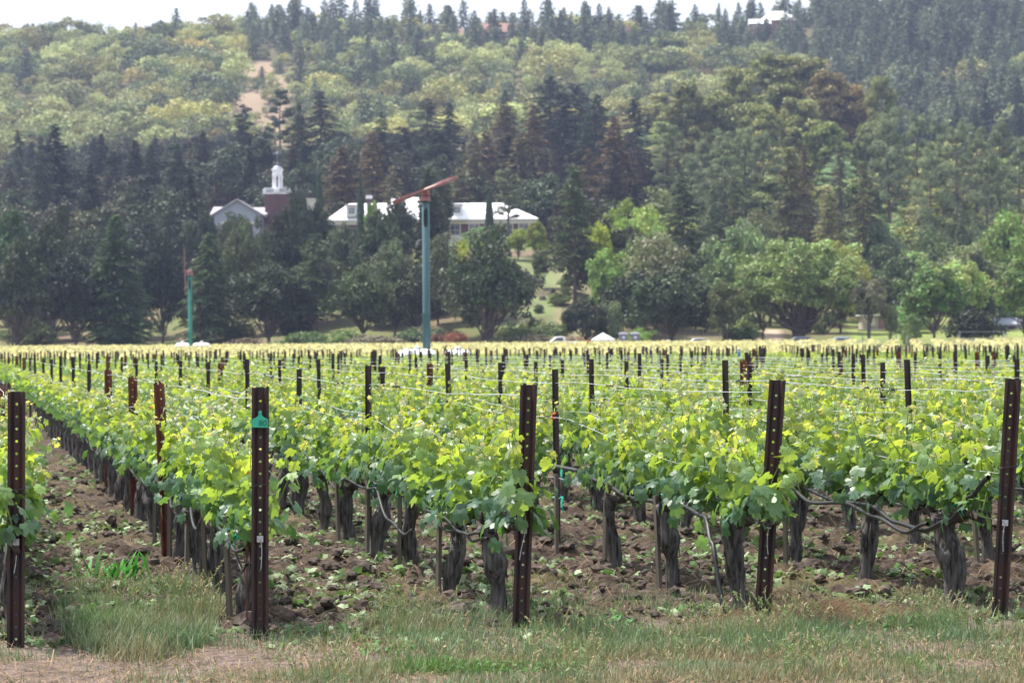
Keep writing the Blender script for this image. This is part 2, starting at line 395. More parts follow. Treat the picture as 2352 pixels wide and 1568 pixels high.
def vine_canopy(seed, lod):
    g = np.random.default_rng(seed); mb = MB()
    P = []; N = []; T = []; S = []; C = []
    nsh = {0: 17, 1: 13, 2: 8}[lod]
    for i in range(nsh):
        x = -.88 + 1.76 * (i + g.uniform(.1, .9)) / nsh
        L = g.uniform(.36, .58) + (g.random() < .32) * g.uniform(.08, .28)
        lean = np.array([g.normal() * .22, g.normal() * .20, 1.0]); lean /= np.linalg.norm(lean)
        bend = np.array([g.normal() * .12, g.normal() * .12, 0])
        t = np.linspace(0, 1, 8)
        path = np.array([x, g.normal() * .03, .70]) + t[:, None] * L * lean + (t ** 2)[:, None] * bend
        if lod == 0: mb.tube(path, np.linspace(.0045, .002, 8), 4, mat=1)
        m = {0: 19, 1: 14, 2: 9}[lod]
        tt = (np.arange(m) + g.uniform(0, 1, m)) / m
        pp = np.stack([np.interp(tt, t, path[:, k]) for k in range(3)], -1)
        ang = g.uniform(0, 2 * math.pi, m)
        out = np.stack([np.cos(ang), np.sin(ang), g.uniform(-.3, .3, m)], -1)
        off = g.uniform(.03, .15, m) * (1.15 - .6 * tt)
        pp = pp + out * off[:, None]
        nrm = out * .8 + np.array([0, 0, .55]) + g.normal(size=(m, 3)) * .45
        tip = out * .6 + np.array([0, 0, -.75]) + g.normal(size=(m, 3)) * .35
        s = (.078 - .040 * tt ** 2) * g.uniform(.75, 1.3, m)
        if lod == 1: s = s * 1.2
        if lod == 2: s = s * 1.9
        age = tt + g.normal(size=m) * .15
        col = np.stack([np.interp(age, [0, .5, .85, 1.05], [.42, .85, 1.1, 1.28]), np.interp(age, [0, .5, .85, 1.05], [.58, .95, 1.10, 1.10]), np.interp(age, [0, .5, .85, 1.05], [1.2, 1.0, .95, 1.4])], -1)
        P.append(pp); N.append(nrm); T.append(tip); S.append(s); C.append(col)
        if lod < 2:   # pale curled shoot tip
            q = 4; P.append(np.tile(path[-1], (q, 1)) + g.normal(size=(q, 3)) * .016); N.append(g.normal(size=(q, 3)) + [0, 0, .3]); T.append(g.normal(size=(q, 3)) * .5 + [0, 0, 1.0]); S.append(g.uniform(.014, .028, q)); C.append(np.tile([1.7, 1.25, 2.8], (q, 1)))
    # low drooping side leaves
    m = {0: 44, 1: 26, 2: 14}[lod]
    pp = np.stack([g.uniform(-.9, .9, m), g.normal(size=m) * .15, np.where(g.random(m) < .15, g.uniform(.52, .66, m), g.uniform(.66, .9, m))], -1)
    sgn = np.sign(pp[:, 1:2]); nr = np.hstack([g.normal(size=(m, 1)) * .5, sgn * .9, g.uniform(-.2, .7, (m, 1))]) + g.normal(size=(m, 3)) * .3
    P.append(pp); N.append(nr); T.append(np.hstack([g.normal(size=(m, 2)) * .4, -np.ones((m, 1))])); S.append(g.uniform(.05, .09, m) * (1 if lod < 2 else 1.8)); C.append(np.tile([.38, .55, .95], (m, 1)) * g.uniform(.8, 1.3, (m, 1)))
    P, N, T, S, C = map(np.concatenate, (P, N, T, S, C))
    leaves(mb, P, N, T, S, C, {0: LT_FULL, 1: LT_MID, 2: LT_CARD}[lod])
    return mb
def vine_trunk(seed, lod):
    g = np.random.default_rng(seed + 500); mb = MB()
    h = g.uniform(.58, .66); n, k = (22, 34) if lod == 0 else (8, 9)
    z = np.linspace(-.08, h, k); t = (z + .08) / (h + .08)
    ph = g.uniform(0, 6, 4)
    P = np.stack([.05 * np.sin(t * 5 + ph[0]) * t + g.normal() * .025 * t, .045 * np.sin(t * 5 + ph[1]) * t + g.normal() * .02 * t, z], -1)
    r = .058 + .022 * np.exp(-((t - g.uniform(.45, .75)) / .16) ** 2) + .018 * np.exp(-(t / .15) ** 2) + .022 * np.exp(-((t - 1) / .14) ** 2) + .006 * np.sin(t * 17 + ph[2])
    r *= g.uniform(.72, 1.0)
    th = np.arange(n) / n * 2 * math.pi
    tw = g.uniform(-2.5, 2.5)
    A = th[None] + tw * t[:, None]
    wob = 1 + .10 * np.sin(3 * A + ph[0]) + .07 * np.sin(7 * A + ph[1] + 2 * t[:, None]) + (.07 * np.sin(11 * A + ph[2]) + .05 * g.normal(size=(1, n)) + .035 * g.normal(size=(k, n)) if lod == 0 else 0)
    for _ in range(6 if lod == 0 else 2):
        t0, a0 = g.uniform(.1, 1), g.uniform(0, 6.28); da = np.angle(np.exp(1j * (th[None] - a0))); wob = wob + g.uniform(-.22, .5) * np.exp(-((t[:, None] - t0) / g.uniform(.05, .12)) ** 2 - da ** 2 / g.uniform(.3, .9))
    mb.tube(P, r, n, wob=wob)
    if lod == 0:   # loose bark strips
        for i in range(14):
            a = g.uniform(0, 6.28); z0 = g.uniform(.05, .45); l = g.uniform(.10, .25); zz = np.linspace(z0, z0 + l, 5)
            rr = np.interp(zz, z, r) * 1.06 + np.array([.012, .004, 0, 0, .002])
            px_ = np.interp(zz, z, P[:, 0]) + np.cos(a + .3 * zz) * rr; py_ = np.interp(zz, z, P[:, 1]) + np.sin(a + .3 * zz) * rr
            mb.tube(np.stack([px_, py_, zz], -1), [.002, .005, .006, .005, .002], 4)
    top = P[-1]
    for sg in (-1, 1):     # cordon arms with spurs
        q = 9; tt = np.linspace(0, 1, q)
        arm = np.stack([top[0] + sg * tt * .78, top[1] * (1 - tt) + g.normal(size=q) * .012, h - .03 + .07 * np.sin(tt * 2.2) + g.normal(size=q) * .012], -1)
        rr = np.linspace(.040, .020, q) * g.uniform(.8, 1.25, q)
        mb.tube(arm, rr, 7 if lod == 0 else 5, mat=1)
        for j in range(6 if lod == 0 else 2):
            c = arm[min(q - 1, 1 + j)]; sp = np.array([c, c + [g.normal() * .02, g.normal() * .03, .05], c + [g.normal() * .04, g.normal() * .05, g.uniform(.07, .12)]])
            mb.tube(sp, [.020, .018, .010], 5, mat=1)
    return mb

VK = {0: 8, 1: 5}; vine_meshes = {}
for lod in (0, 1):
    for i in range(VK[lod]):
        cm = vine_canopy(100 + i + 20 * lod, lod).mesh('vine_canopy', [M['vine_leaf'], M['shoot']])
        tm = vine_trunk(100 + i + 20 * lod, lod).mesh('vine_trunk', [M['vine_bark'], M['cordon_bark']], smooth=True)
        vine_meshes[(lod, i)] = (cm, tm)
POSTNAME = {0: 'left edge end post', 1: 'green tagged end post', 2: 'middle end post', 3: 'leaning end post right of centre', 4: 'right edge end post'}
ORD = ['first', 'second', 'third', 'fourth', 'fifth', 'sixth']
def rowpt(k, s): return END[k] + U * s
cands = []
for k in range(-1, 72):
    s0 = {2: .75, 1: .95, 3: .55, 4: .95}.get(k, .8)
    j = 0
    while True:
        s = s0 + 1.8 * j; p = rowpt(k, s); j += 1
        if p[1] > 166: break
        if (k, j) == (3, 4): continue      # missing vine by the first slim post
        if abs(p[0] / p[1]) > .184 + 4.5 / p[1]: continue
        cands.append((p[1], k, j - 1, s, p[0]))
cands.sort()
seen = [c for c in cands if -.184 - .8 / c[0] < c[4] / c[0] < .184 + .8 / c[0]]
solo = set((c[1], c[2]) for c in seen[:300])
far_v = []
for (Y, k, j, s, X) in cands:
    if (k, j) not in solo and Y > 45: far_v.append((X, Y)); continue
    lod = 0 if Y < 34 else 1
    g = random.Random(k * 1000 + j)
    cm, tm = vine_meshes[(lod, (k * 3 + j * 5) % VK[lod])]
    root = empty('grape_vine', (X, Y, 0), ROWANG + (math.pi if g.random() < .5 else 0) + g.uniform(-.05, .05))
    hs = g.uniform(.94, 1.06) * (1.04 if k >= 3 else 1.0); root.scale = (1, g.uniform(.9, 1.1), hs)
    t_ = link('trunk', tm, root); c_ = link('canopy', cm, root)
    if k in POSTNAME and j < 5: lab = f'{ORD[j]} gnarled vine behind the {POSTNAME[k]}'
    elif Y < 34: lab = 'gnarled old grapevine with bright leaves farther along its row, past the first five'
    else: lab = 'distant grapevine showing only its leafy top among the rows'
    tag(root, lab, 'vine', 'grapevines in the vineyard rows')

# the far part of this block and the block beyond, as masses
def far_rows():
    g = np.random.default_rng(5); mb = MB()
    P0 = np.array(far_v); m = 95; n = len(P0)
    loc = np.stack([g.uniform(-.92, .92, (n, m)), g.normal(size=(n, m)) * .15, .66 + .54 * g.beta(2.2, 1.6, (n, m)) + (g.random((n, m)) < .03) * .12], -1)
    loc[..., 2] *= g.uniform(.93, 1.07, (n, 1))
    x = P0[:, 0, None] + loc[..., 0] * U[0] + loc[..., 1] * Nn[0]; y = P0[:, 1, None] + loc[..., 0] * U[1] + loc[..., 1] * Nn[1]
    P = np.stack([x, y, loc[..., 2]], -1).reshape(-1, 3); q = len(P)
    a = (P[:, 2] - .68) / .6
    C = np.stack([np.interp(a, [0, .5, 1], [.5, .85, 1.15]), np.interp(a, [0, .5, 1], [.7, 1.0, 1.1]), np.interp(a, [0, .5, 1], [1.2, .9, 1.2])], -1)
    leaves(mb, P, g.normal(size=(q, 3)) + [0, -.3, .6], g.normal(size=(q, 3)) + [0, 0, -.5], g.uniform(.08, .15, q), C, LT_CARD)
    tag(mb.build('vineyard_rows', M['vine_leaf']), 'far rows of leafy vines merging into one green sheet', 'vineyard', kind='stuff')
far_rows()
U2 = np.array([(2090 - CX) / F, 1.0]); U2 /= np.linalg.norm(U2); N2 = np.array([U2[1], -U2[0]])
def far_block():
    g = np.random.default_rng(6); mb = MB(); pb = MB()
    base = np.array([0, 190.0]); PP = []; PO = []
    for k in range(-62, 62):
        for s in np.arange(-25, 175, .55):
            p = base + N2 * 2.5 * k + U2 * s
            if p[1] < 178 or p[1] > 343 or abs(p[0] / p[1]) > .21: continue
            PP.append(p)
            if abs(s / 7.7 - round(s / 7.7)) < .036: PO.append(p)
    P0 = np.array(PP); n = len(P0); m = 7
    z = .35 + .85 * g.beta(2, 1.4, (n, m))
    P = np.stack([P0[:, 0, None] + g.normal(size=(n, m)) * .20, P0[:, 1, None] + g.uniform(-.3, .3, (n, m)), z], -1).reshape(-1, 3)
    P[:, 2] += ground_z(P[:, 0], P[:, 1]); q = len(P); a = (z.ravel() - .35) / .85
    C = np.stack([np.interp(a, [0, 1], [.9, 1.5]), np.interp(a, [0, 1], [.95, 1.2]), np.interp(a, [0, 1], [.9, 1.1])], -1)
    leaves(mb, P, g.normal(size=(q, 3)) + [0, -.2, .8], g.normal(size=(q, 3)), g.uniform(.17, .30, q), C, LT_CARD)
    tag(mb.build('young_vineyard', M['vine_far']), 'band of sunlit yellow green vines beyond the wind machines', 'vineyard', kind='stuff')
    for p in PO:
        h = g.uniform(1.15, 1.4); zz = gz(p[0], p[1])
        pb.box((p[0] + g.normal() * .05, p[1], zz + h / 2), (.04, .04, h))
    tag(pb.build('vineyard_stakes', M['pale_stake']), 'thin grey stakes standing in the yellow green vineyard band', 'stakes', kind='stuff')
far_block()

# ------------------------------------------------------------------ posts
def steel_profile(mb, prof, h, holes=None, chips=0, seed=0):
    """open channel, closed thickness; the web cell has real round holes"""
    g = random.Random(seed); prof = np.array(prof); n = len(prof); web = n // 2 - 1
    zs = np.concatenate([[-.25], np.arange(.02, h, .0763), [h]]) if holes else np.linspace(-.25, h, 12)
    for i in range(n - 1):
        for j in range(len(zs) - 1):
            a, b = prof[i], prof[i + 1]; z0, z1 = zs[j], zs[j + 1]
            if holes and i == web and z1 - z0 > .07 and j > 0:
                cx_, cy_ = (a + b) / 2; cz = (z0 + z1) / 2; hw = (b[0] - a[0]) / 2; hz = (z1 - z0) / 2; r = holes
                o = [(-1, -1), (0, -1), (1, -1), (1, 0), (1, 1), (0, 1), (-1, 1), (-1, 0)]
                V = [(cx_ + u * hw, cy_, cz + v * hz) for u, v in o] + [(cx_ + r * math.cos(math.atan2(v, u)), cy_, cz + r * math.sin(math.atan2(v, u))) for u, v in o]
                mb.add(V, [[q, (q + 1) % 8, 8 + (q + 1) % 8, 8 + q] for q in range(8)])
            else:
                zt = z1 - (g.uniform(0, chips) if j == len(zs) - 2 else 0); zt2 = z1 - (g.uniform(0, chips) if j == len(zs) - 2 else 0)
                mb.add([(a[0], a[1], z0), (b[0], b[1], z0), (b[0], b[1], zt2), (a[0], a[1], zt)], [[0, 1, 2, 3]])
def solidify(o, t=.004):
    md = o.modifiers.new('thickness', 'SOLIDIFY'); md.thickness = t; md.offset = 0
HAT = [(-.054, 0), (-.037, .001), (-.019, .034), (.019, .034), (.037, .001), (.054, 0)]
endlab = {0: 'tall dark steel end post at the left edge of the photo', 1: 'dark steel end post carrying the green number tag',
          2: 'dark steel end post in the middle, slightly leaning right', 3: 'dark steel end post right of centre leaning clearly right, chipped top',
          4: 'dark steel end post at the right edge, leaning right'}
for k, (bx, by, ty, tx, _) in ends_px.items():
    p = END[k]; Y = p[1]; h = (by - ty) / F * Y; lean = (tx - bx - (by - ty) * -ROLL) / F * Y / h
    mb = MB(); steel_profile(mb, HAT, h, holes=.0085, chips=.012, seed=k)
    o = mb.build('end_post', M['post'], loc=(p[0], p[1], 0)); o.rotation_euler = (0, math.atan(lean), random.uniform(-.12, .12)); solidify(o)
    tag(o, endlab[k], 'post', 'end posts along the headland')
    mt = o.matrix_basis.copy() if False else Matrix.LocRotScale(o.location, o.rotation_euler, None)
    # zinc plate with its hanging wire end
    pz = {0: .66, 1: .64, 2: .665, 3: .655, 4: .65}[k]
    b2 = MB(); b2.box((0, 0, 0), (.040, .004, .040)); 
    pl = b2.build('anchor_plate', M['plate'], loc=mt @ Vector((0, -.006, pz)), smooth=False); pl.rotation_euler = o.rotation_euler
    b3 = MB(); b3.lathe([(0, .006), (.008, .005), (.010, 0), (.010, -.003)], 10); bo = b3.build('bolt', M['dome_metal'], pl, loc=(0, -.004, 0)); bo.rotation_euler = (R(90), 0, 0)
    b4 = MB(); t = np.linspace(0, 1, 8); b4.tube(np.stack([.008 * np.sin(t * 3 + k) + .012 * t * (1 if k % 2 else -1), -.008 - .01 * t, -.02 - .17 * t], -1), .0018, 4); b4.build('wire_end', M['wire'], pl)
    tag(pl, f'zinc plate with hanging wire end on the {POSTNAME[k]}', 'plate', 'anchor plates on the end posts')
    # tie wrapped round the post
    b5 = MB(); a = np.linspace(-2.2, 2.4, 14); rr = .062; b5.tube(np.stack([rr * np.sin(a), .016 - .030 * np.cos(a), .02 * a / 2], -1), .0035, 5)
    ti = b5.build('hose_tie', M['hose'], loc=mt @ Vector((0, 0, .98 if k != 4 else 1.02))); ti.rotation_euler = o.rotation_euler
    tag(ti, f'thin black tie wrapped round the {POSTNAME[k]}', 'tie', 'black ties round the end posts')
    if k == 1:
        T = mt @ Vector((-.002, -.010, 0)); zt = (by - 967) / F * Y
        m2 = MB()
        out = [(-.053, -.038), (.050, -.041), (.050, .010), (.018, .030), (.010, .040), (.011, .060), (.004, .068), (-.004, .068), (-.011, .060), (-.010, .040), (-.018, .030), (-.051, .012)]
        V = [(x, -.003, z) for x, z in out] + [(x, 0, z) for x, z in out]; n = len(out)
        m2.add(V, [list(range(n)), list(range(2 * n - 1, n - 1, -1))] + [[i, i + n, (i + 1) % n + n, (i + 1) % n] for i in range(n)])
        tg = m2.build('number_tag', M['green_plastic'], loc=mt @ Vector((0, -.012, zt)))
        tag(tg, 'green plastic tag numbered 80 on the second end post from left', 'tag')
        m3 = MB(); m3.lathe([(0, .004), (.005, .003), (.006, 0)], 10); bt = m3.build('button', M['green_plastic'], tg, loc=(0, -.004, .056)); bt.rotation_euler = (R(90), 0, 0)
        fc = bpy.data.curves.new('number', 'FONT'); fc.body = '80'; fc.size = .055; fc.extrude = .0008; fc.align_x = 'CENTER'; fc.materials.append(M['ink'])
        fo = bpy.data.objects.new('number_outline', fc); nm = bpy.data.meshes.new_from_object(fo); bpy.data.objects.remove(fo); fo = link('number', nm); fo.parent = tg; fo.location = (.016, -.005, -.030); fo.rotation_euler = (R(90), 0, 0)

# line posts
CH_ = [(-.026, .0), (-.022, .022), (.022, .022), (.026, 0)]
WIDE = [(-.050, 0), (-.034, .0), (-.018, .030), (.018, .030), (.034, 0), (.050, 0)]
mlp = []
for i in range(3):
    mb = MB(); steel_profile(mb, CH_, 1.64, seed=i); mlp.append(mb.mesh('line_post', M['post_line']))
mb = MB(); steel_profile(mb, WIDE, 1.6, holes=.008, chips=.07, seed=9); mwide = mb.mesh('rusty_post', M['post_rust'])
lp = []
for k in range(-1, 72):
    j = 0; s = {1: 6.95, 2: 6.56, 3: 6.35, 4: 6.6}.get(k, 6.2)
    g = random.Random(k + 77)
    while True:
        p = rowpt(k, s); s += 5.4 + g.uniform(-.3, .3); j += 1
        if p[1] > 166: break
        if abs(p[0] / p[1]) > .184 + 3 / p[1]: continue
        lp.append((p[1], p[0], k, j, g.random(), g.gauss(0, .012), g.uniform(-.06, .08)))
lp.sort()
inv = [q for q in lp if abs(q[1] / q[0]) < .186]
keep = set((q[2], q[3]) for q in inv[:298]); rest = []
for (Y, X, k, j, rr, ln, dh) in lp:
    wide = rr < .09 or (k, j) in ((1, 1), (1, 3), (0, 1))
    if (k, j) not in keep and Y > 40: rest.append((X, Y, wide, dh)); continue
    o = link('rusty_post' if wide else 'line_post', mwide if wide else mlp[(k + j) % 3]); o.location = (X, Y, 0)
    if (k, j) == (1, 1): ln = -.045; o.location = (X - .01, Y - .45, 0)
    if (k, j) == (2, 1): o.location = (X - .02, Y, 0)
    o.rotation_euler = (0, ln * (2 if rr > .95 else 1), random.uniform(-.4, .4)); o.scale = (1, 1, (1.64 + dh) / 1.64)
    solidify(o, .004)
    if (k, j) == (1, 1): lab = 'rust red wide post with broken top, leaning left, behind the green tagged end post'
    elif j == 1 and k in POSTNAME: lab = f'first line post in the row behind the {POSTNAME[k]}'
    elif wide: lab = 'wide rusty steel post rising out of the vines'
    elif Y < 45: lab = 'slim dark steel post rising from the leafy rows in the middle distance'
    else: lab = 'far slim dark post, its top showing above the vines'
    tag(o, lab, 'post', 'line posts in the vineyard rows')
mb = MB()
for X, Y, w, dh in rest: mb.box((X, Y, (1.64 + dh) / 2), (.10 if w else .055, .03, 1.64 + dh))
tag(mb.build('far_posts', M['post_line']), 'farthest vineyard posts, tiny dark ticks above the green', 'posts', kind='stuff')

# ------------------------------------------------------------------ wires
def wire(k, z, label, zend=None, lat=0.0, length=62, sag=.03):
    g = np.random.default_rng(k * 10 + int(z * 10)); e = END[k]
    s = np.concatenate([np.arange(0, 14, .45), np.arange(14, length, 2.0)])
    first = 6.5
    zz = z + np.where(s < first, (zend - z) * (1 - s / first) if zend is not None else 0, 0) - sag * np.abs(np.sin(s / 5.4 * math.pi)) + g.normal(size=len(s)) * .004
    la = lat * np.clip(s / 2, 0, 1) + g.normal(size=len(s)) * .004 + lat * .3 * np.sin(s * 1.3)
    P = np.stack([e[0] + U[0] * s + Nn[0] * la, e[1] + U[1] * s + Nn[1] * la, zz], -1)
    mb = MB(); mb.tube(P, np.interp(s, [0, 20, 60], [.0021, .0027, .0045]), 5)
    for i in range(9 if z > 1.3 else 3):     # dry tendrils wound on the wire
        q = g.uniform(1.0, 30); c = np.array([np.interp(q, s, P[:, a]) for a in range(3)]); t = np.linspace(0, 1, 14); L = g.uniform(.08, .3)
        P2 = c + np.stack([U[0] * L * t + .010 * np.cos(t * 30), U[1] * L * t, .010 * np.sin(t * 30) + (t > .85) * g.uniform(-.04, .03)], -1)
        mb.tube(P2, .0028, 4, mat=1)
    o = mb.build('trellis_wire', [M['wire'], M['cordon_bark']], smooth=True)
    tag(o, label, 'wire', 'trellis wires along the rows')
for k in range(0, 12):
    if k in POSTNAME: rn = f'row behind the {POSTNAME[k]}'; 
    else: rn = None
    def lb(a): return f'{a} wire of the {rn}' if rn else f'{a} steel wire over the rows that end beyond the right edge'
    wire(k, 1.53, lb('topmost'))
    wire(k, 1.30, lb('upper sagging'), zend=1.12, lat=.07, sag=.06)
    wire(k, 1.26, lb('lower sagging'), zend=.98, lat=-.08, sag=.07)
    wire(k, .67, lb('lowest'), sag=.0)
# orange clips on the wires
def clip(px, py, Y, lab):
    mb = MB(); a = np.linspace(.6, 5.6, 12); mb.tube(np.stack([.014 * np.cos(a), 0 * a, .024 * np.sin(a)], -1), .006, 6)
    mb.tube([(.004, 0, .02), (.022, .0, .034)], .005, 5)
    o = mb.build('wire_clip', M['orange_plastic'], loc=at(px, py, Y)); tag(o, lab, 'clip', 'orange wire clips')
clip(536, 1052, 19.0, 'orange clip on the wire just left of the green tagged post'); clip(569, 1078, 18.2, 'orange clip almost touching the green tagged post')
clip(347, 940, 27.0, 'small orange clip on the sagging wire left of the rusty post'); clip(948, 943, 24.5, 'orange clip on the wire left of the middle end post')
clip(1272, 955, 24.0, 'orange clip on the slim post right of the middle end post'); clip(2249, 1040, 19.2, 'orange clip on the wire left of the right edge post')

# ------------------------------------------------------------------ drip hoses
def hose(k, pts, label, r=.012, lat=-.12):
    pts = np.array(pts, float); s = np.linspace(pts[0, 0], pts[-1, 0], 12 * len(pts))
    idx = np.clip(np.searchsorted(pts[:, 0], s) - 1, 0, len(pts) - 2); f = (s - pts[idx, 0]) / (pts[idx + 1, 0] - pts[idx, 0]); f = f * f * (3 - 2 * f)
    z = pts[idx, 1] * (1 - f) + pts[idx + 1, 1] * f - (.05 if k < 3 else .03) * (pts[0, 1] > .1)
    la = lat + .03 * np.sin(s * 3.1 + k); e = END[k]
    if pts.shape[1] > 2: la = pts[idx, 2] * (1 - f) + pts[idx + 1, 2] * f
    P = np.stack([e[0] + U[0] * s + Nn[0] * la, e[1] + U[1] * s + Nn[1] * la, z], -1)
    mb = MB(); mb.tube(P, r, 8); o = mb.build('drip_hose', M['hose'], smooth=True)
    tag(o, label, 'hose', 'black drip hoses')
def loops(s0, s1, a, b, seed):
    g = random.Random(seed); s = s0; L = []; up = True
    while s < s1: L.append((s, (a if up else b) + g.uniform(-.03, .03))); s += g.uniform(.7, 1.1); up = not up
    return L
hose(1, [(.05, .62), (.5, .58), (.9, .68), (1.3, .70), (1.8, .60), (2.6, .70), (3.0, .56), (3.6, .68)] + loops(4.3, 26, .70, .58, 1), 'looping pale shining hose in the row of the green tagged post')
hose(1, [(.1, .52), (.35, .46), (.7, .60), (1.2, .66), (1.6, .56), (2.2, .66)], 'short lower hose loop beside the first vine of the green tagged row', r=.009, lat=-.10)
hose(2, [(.6, .66), (1.1, .62), (1.7, .60), (2.4, .68), (3.2, .70), (3.7, .48), (4.1, .42), (4.6, .50), (5.3, .72), (6.2, .68)] + loops(7, 26, .70, .6, 2), 'hose with a deep sagging loop left of the middle end post')
hose(2, [(.5, .63), (1.0, .58), (1.5, .66), (2.2, .57), (2.9, .69)], 'second short hose twisted below the first two vines of the middle row', r=.010, lat=-.10)
hose(3, [(.35, .02, -.16), (.42, .22, -.17), (.55, .50, -.18), (.9, .66, -.14), (1.6, .69, -.1), (2.4, .68, -.1), (3.3, .66, -.08), (4.2, .74, -.1), (5.1, .80, -.12), (6.1, .80, -.12)], 'hose arching from the ground up to the vines right of the middle post', r=.017)
hose(4, [(.02, .98, -.06), (.25, .84, -.10), (.6, .66, -.12), (1.1, .56, -.13), (1.7, .58, -.12), (2.3, .67, -.12), (3.1, .66, -.12), (4.0, .72, -.12), (4.8, .80, -.1), (5.6, .78, -.1)], 'thick hose curving down from the right edge post', r=.017)
hose(4, [(.9, .62, -.17), (1.4, .53, -.16), (2.0, .60, -.17), (2.8, .66, -.15), (3.6, .62, -.16), (4.4, .74, -.14)], 'second thick hose looped beneath the one from the right edge post', r=.015)
hose(0, [(.05, .60), (.4, .52), (.9, .62), (1.4, .56)] + loops(2, 20, .68, .58, 7), 'hose behind the end post at the left edge')
for k in range(5, 9): hose(k, loops(-.2 + .3 * k, 24, .70, .58, k), 'thin hose under the leaves of a row ending beyond the right edge', r=.011)

# wooden vine stakes and green ties
msk = MB(); msk.box((0, 0, .33), (.032, .032, .80), taper=.9); msk = msk.mesh('vine_stake', M['wood_stake'])
def tie_mesh(seed):
    g = np.random.default_rng(seed); mb = MB(); a = np.linspace(0, 6.28, 12)
    mb.tube(np.stack([.034 * np.cos(a), .034 * np.sin(a), .006 * np.sin(3 * a)], -1), .004, 4)
    for i in range(2):
        t = np.linspace(0, 1, 5); mb.tube(np.stack([.034 + .05 * t, -.01 * t + .01 * np.sin(5 * t + i), .03 * t * (1 - 2 * i) - .05 * t * t], -1), [.005, .006, .008, .007, .004], 4)
    return mb.mesh('green_tie', M['tape'])
mtie = [tie_mesh(i) for i in range(3)]
for k in range(0, 7):
    for j in range(0, 5 if k < 5 else 3):
        s = {2: .75, 1: .95, 3: .55, 4: .95}.get(k, .8) + 1.8 * j; p = rowpt(k, s) - Nn * .10 - U * .03
        g = random.Random(k * 31 + j)
        if g.random() < .8:
            o = link('vine_stake', msk, loc=(p[0], p[1], 0)); o.rotation_euler = (g.uniform(-.04, .04), g.uniform(-.05, .05), g.uniform(0, 1.5))
            tag(o, (f'weathered wooden stake left of the {ORD[j]} vine behind the {POSTNAME[k]}' if k in POSTNAME else 'weathered wooden stake beside a vine whose row ends beyond the right edge'), 'stake', 'weathered vine stakes')
        if g.random() < .55:
            q = rowpt(k, s + g.uniform(-.5, .5)) - Nn * .05
            o = link('green_tie', mtie[(k + j) % 3], loc=(q[0], q[1], g.uniform(.62, .74))); o.rotation_euler = (0, g.uniform(-.5, .5), g.uniform(-2.4, -.8))
            tag(o, (f'small green plastic tie near the {ORD[j]} vine behind the {POSTNAME[k]}' if k in POSTNAME else 'small green tie under the leaves of a row ending beyond the right edge'), 'tie', 'green plastic ties')
p3 = rowpt(3, 6.35)
for z, lab in ((.50, 'lower green ribbon tied round the slim post right of the middle end post'), (.77, 'upper green ribbon tied round the slim post right of the middle end post')):
    o = link('green_tie', mtie[0], loc=(p3[0], p3[1] + .01, z)); o.rotation_euler = (0, 0, -.9); o.scale = (1.3, 1.3, 1.6); tag(o, lab, 'tie', 'green plastic ties')
mb = MB(); mb.tube([(0, 0, -.1), (.004, 0, .4), (0, 0, .86)], .006, 6)
b = base_at(567, 1452); o = mb.build('steel_rod', M['post_rust'], loc=(b.x, b.y, 0)); tag(o, 'thin rusty rod stuck in the soil left of the green tagged post', 'rod')

# ------------------------------------------------------------------ ground cover near the camera
def clods():
    g = np.random.default_rng(11); mb = MB()
    ico = [( .0,  0, 1)] + [(.894 * math.cos(a), .894 * math.sin(a), .447) for a in np.arange(5) * 1.2566] + [(.894 * math.cos(a), .894 * math.sin(a), -.447) for a in np.arange(5) * 1.2566 + .628] + [(0, 0, -1)]
    Fi = [[0, 1 + i, 1 + (i + 1) % 5] for i in range(5)] + [[1 + i, 6 + i, 1 + (i + 1) % 5] for i in range(5)] + [[1 + (i + 1) % 5, 6 + i, 6 + (i + 1) % 5] for i in range(5)] + [[11, 6 + (i + 1) % 5, 6 + i] for i in range(5)]
    # one subdivision
    V = [np.array(v) for v in ico]; F2 = []; mid = {}
    def mp(a, b):
        k = (min(a, b), max(a, b))
        if k not in mid: v = V[a] + V[b]; V.append(v / np.linalg.norm(v)); mid[k] = len(V) - 1
        return mid[k]
    for a, b, c in Fi:
        x, y, z = mp(a, b), mp(b, c), mp(c, a); F2 += [[a, x, z], [x, b, y], [z, y, c], [x, y, z]]
    V = np.array(V); F2 = np.array(F2)
    n = 9000; Y = 16.9 + 26 * g.random(n) ** 1.6; X = (g.uniform(-.2, .2, n)) * Y
    s = (X - E2[0]) * U[0] + (Y - E2[1]) * U[1]; zs = soil_z(X, Y)
    for i in range(n):
        if s[i] < .25 + .3 * g.random(): continue
        r = .010 + .045 * g.random() ** 2.5
        if g.random() < .02: r *= 1.9
        v = V * (1 + .13 * g.normal(size=(len(V), 1))) * [r * g.uniform(.8, 1.5), r * g.uniform(.8, 1.4), r * g.uniform(.6, 1)]
        mb.add(v + [X[i], Y[i], zs[i] + r * .3], F2, 0)
    tag(mb.build('soil_clods', M['soil_clod']), 'loose dark clods of turned soil between the vine rows', 'soil', kind='stuff')
clods()
def headland(X, Y): return (X - E2[0]) * U[0] + (Y - E2[1]) * U[1]
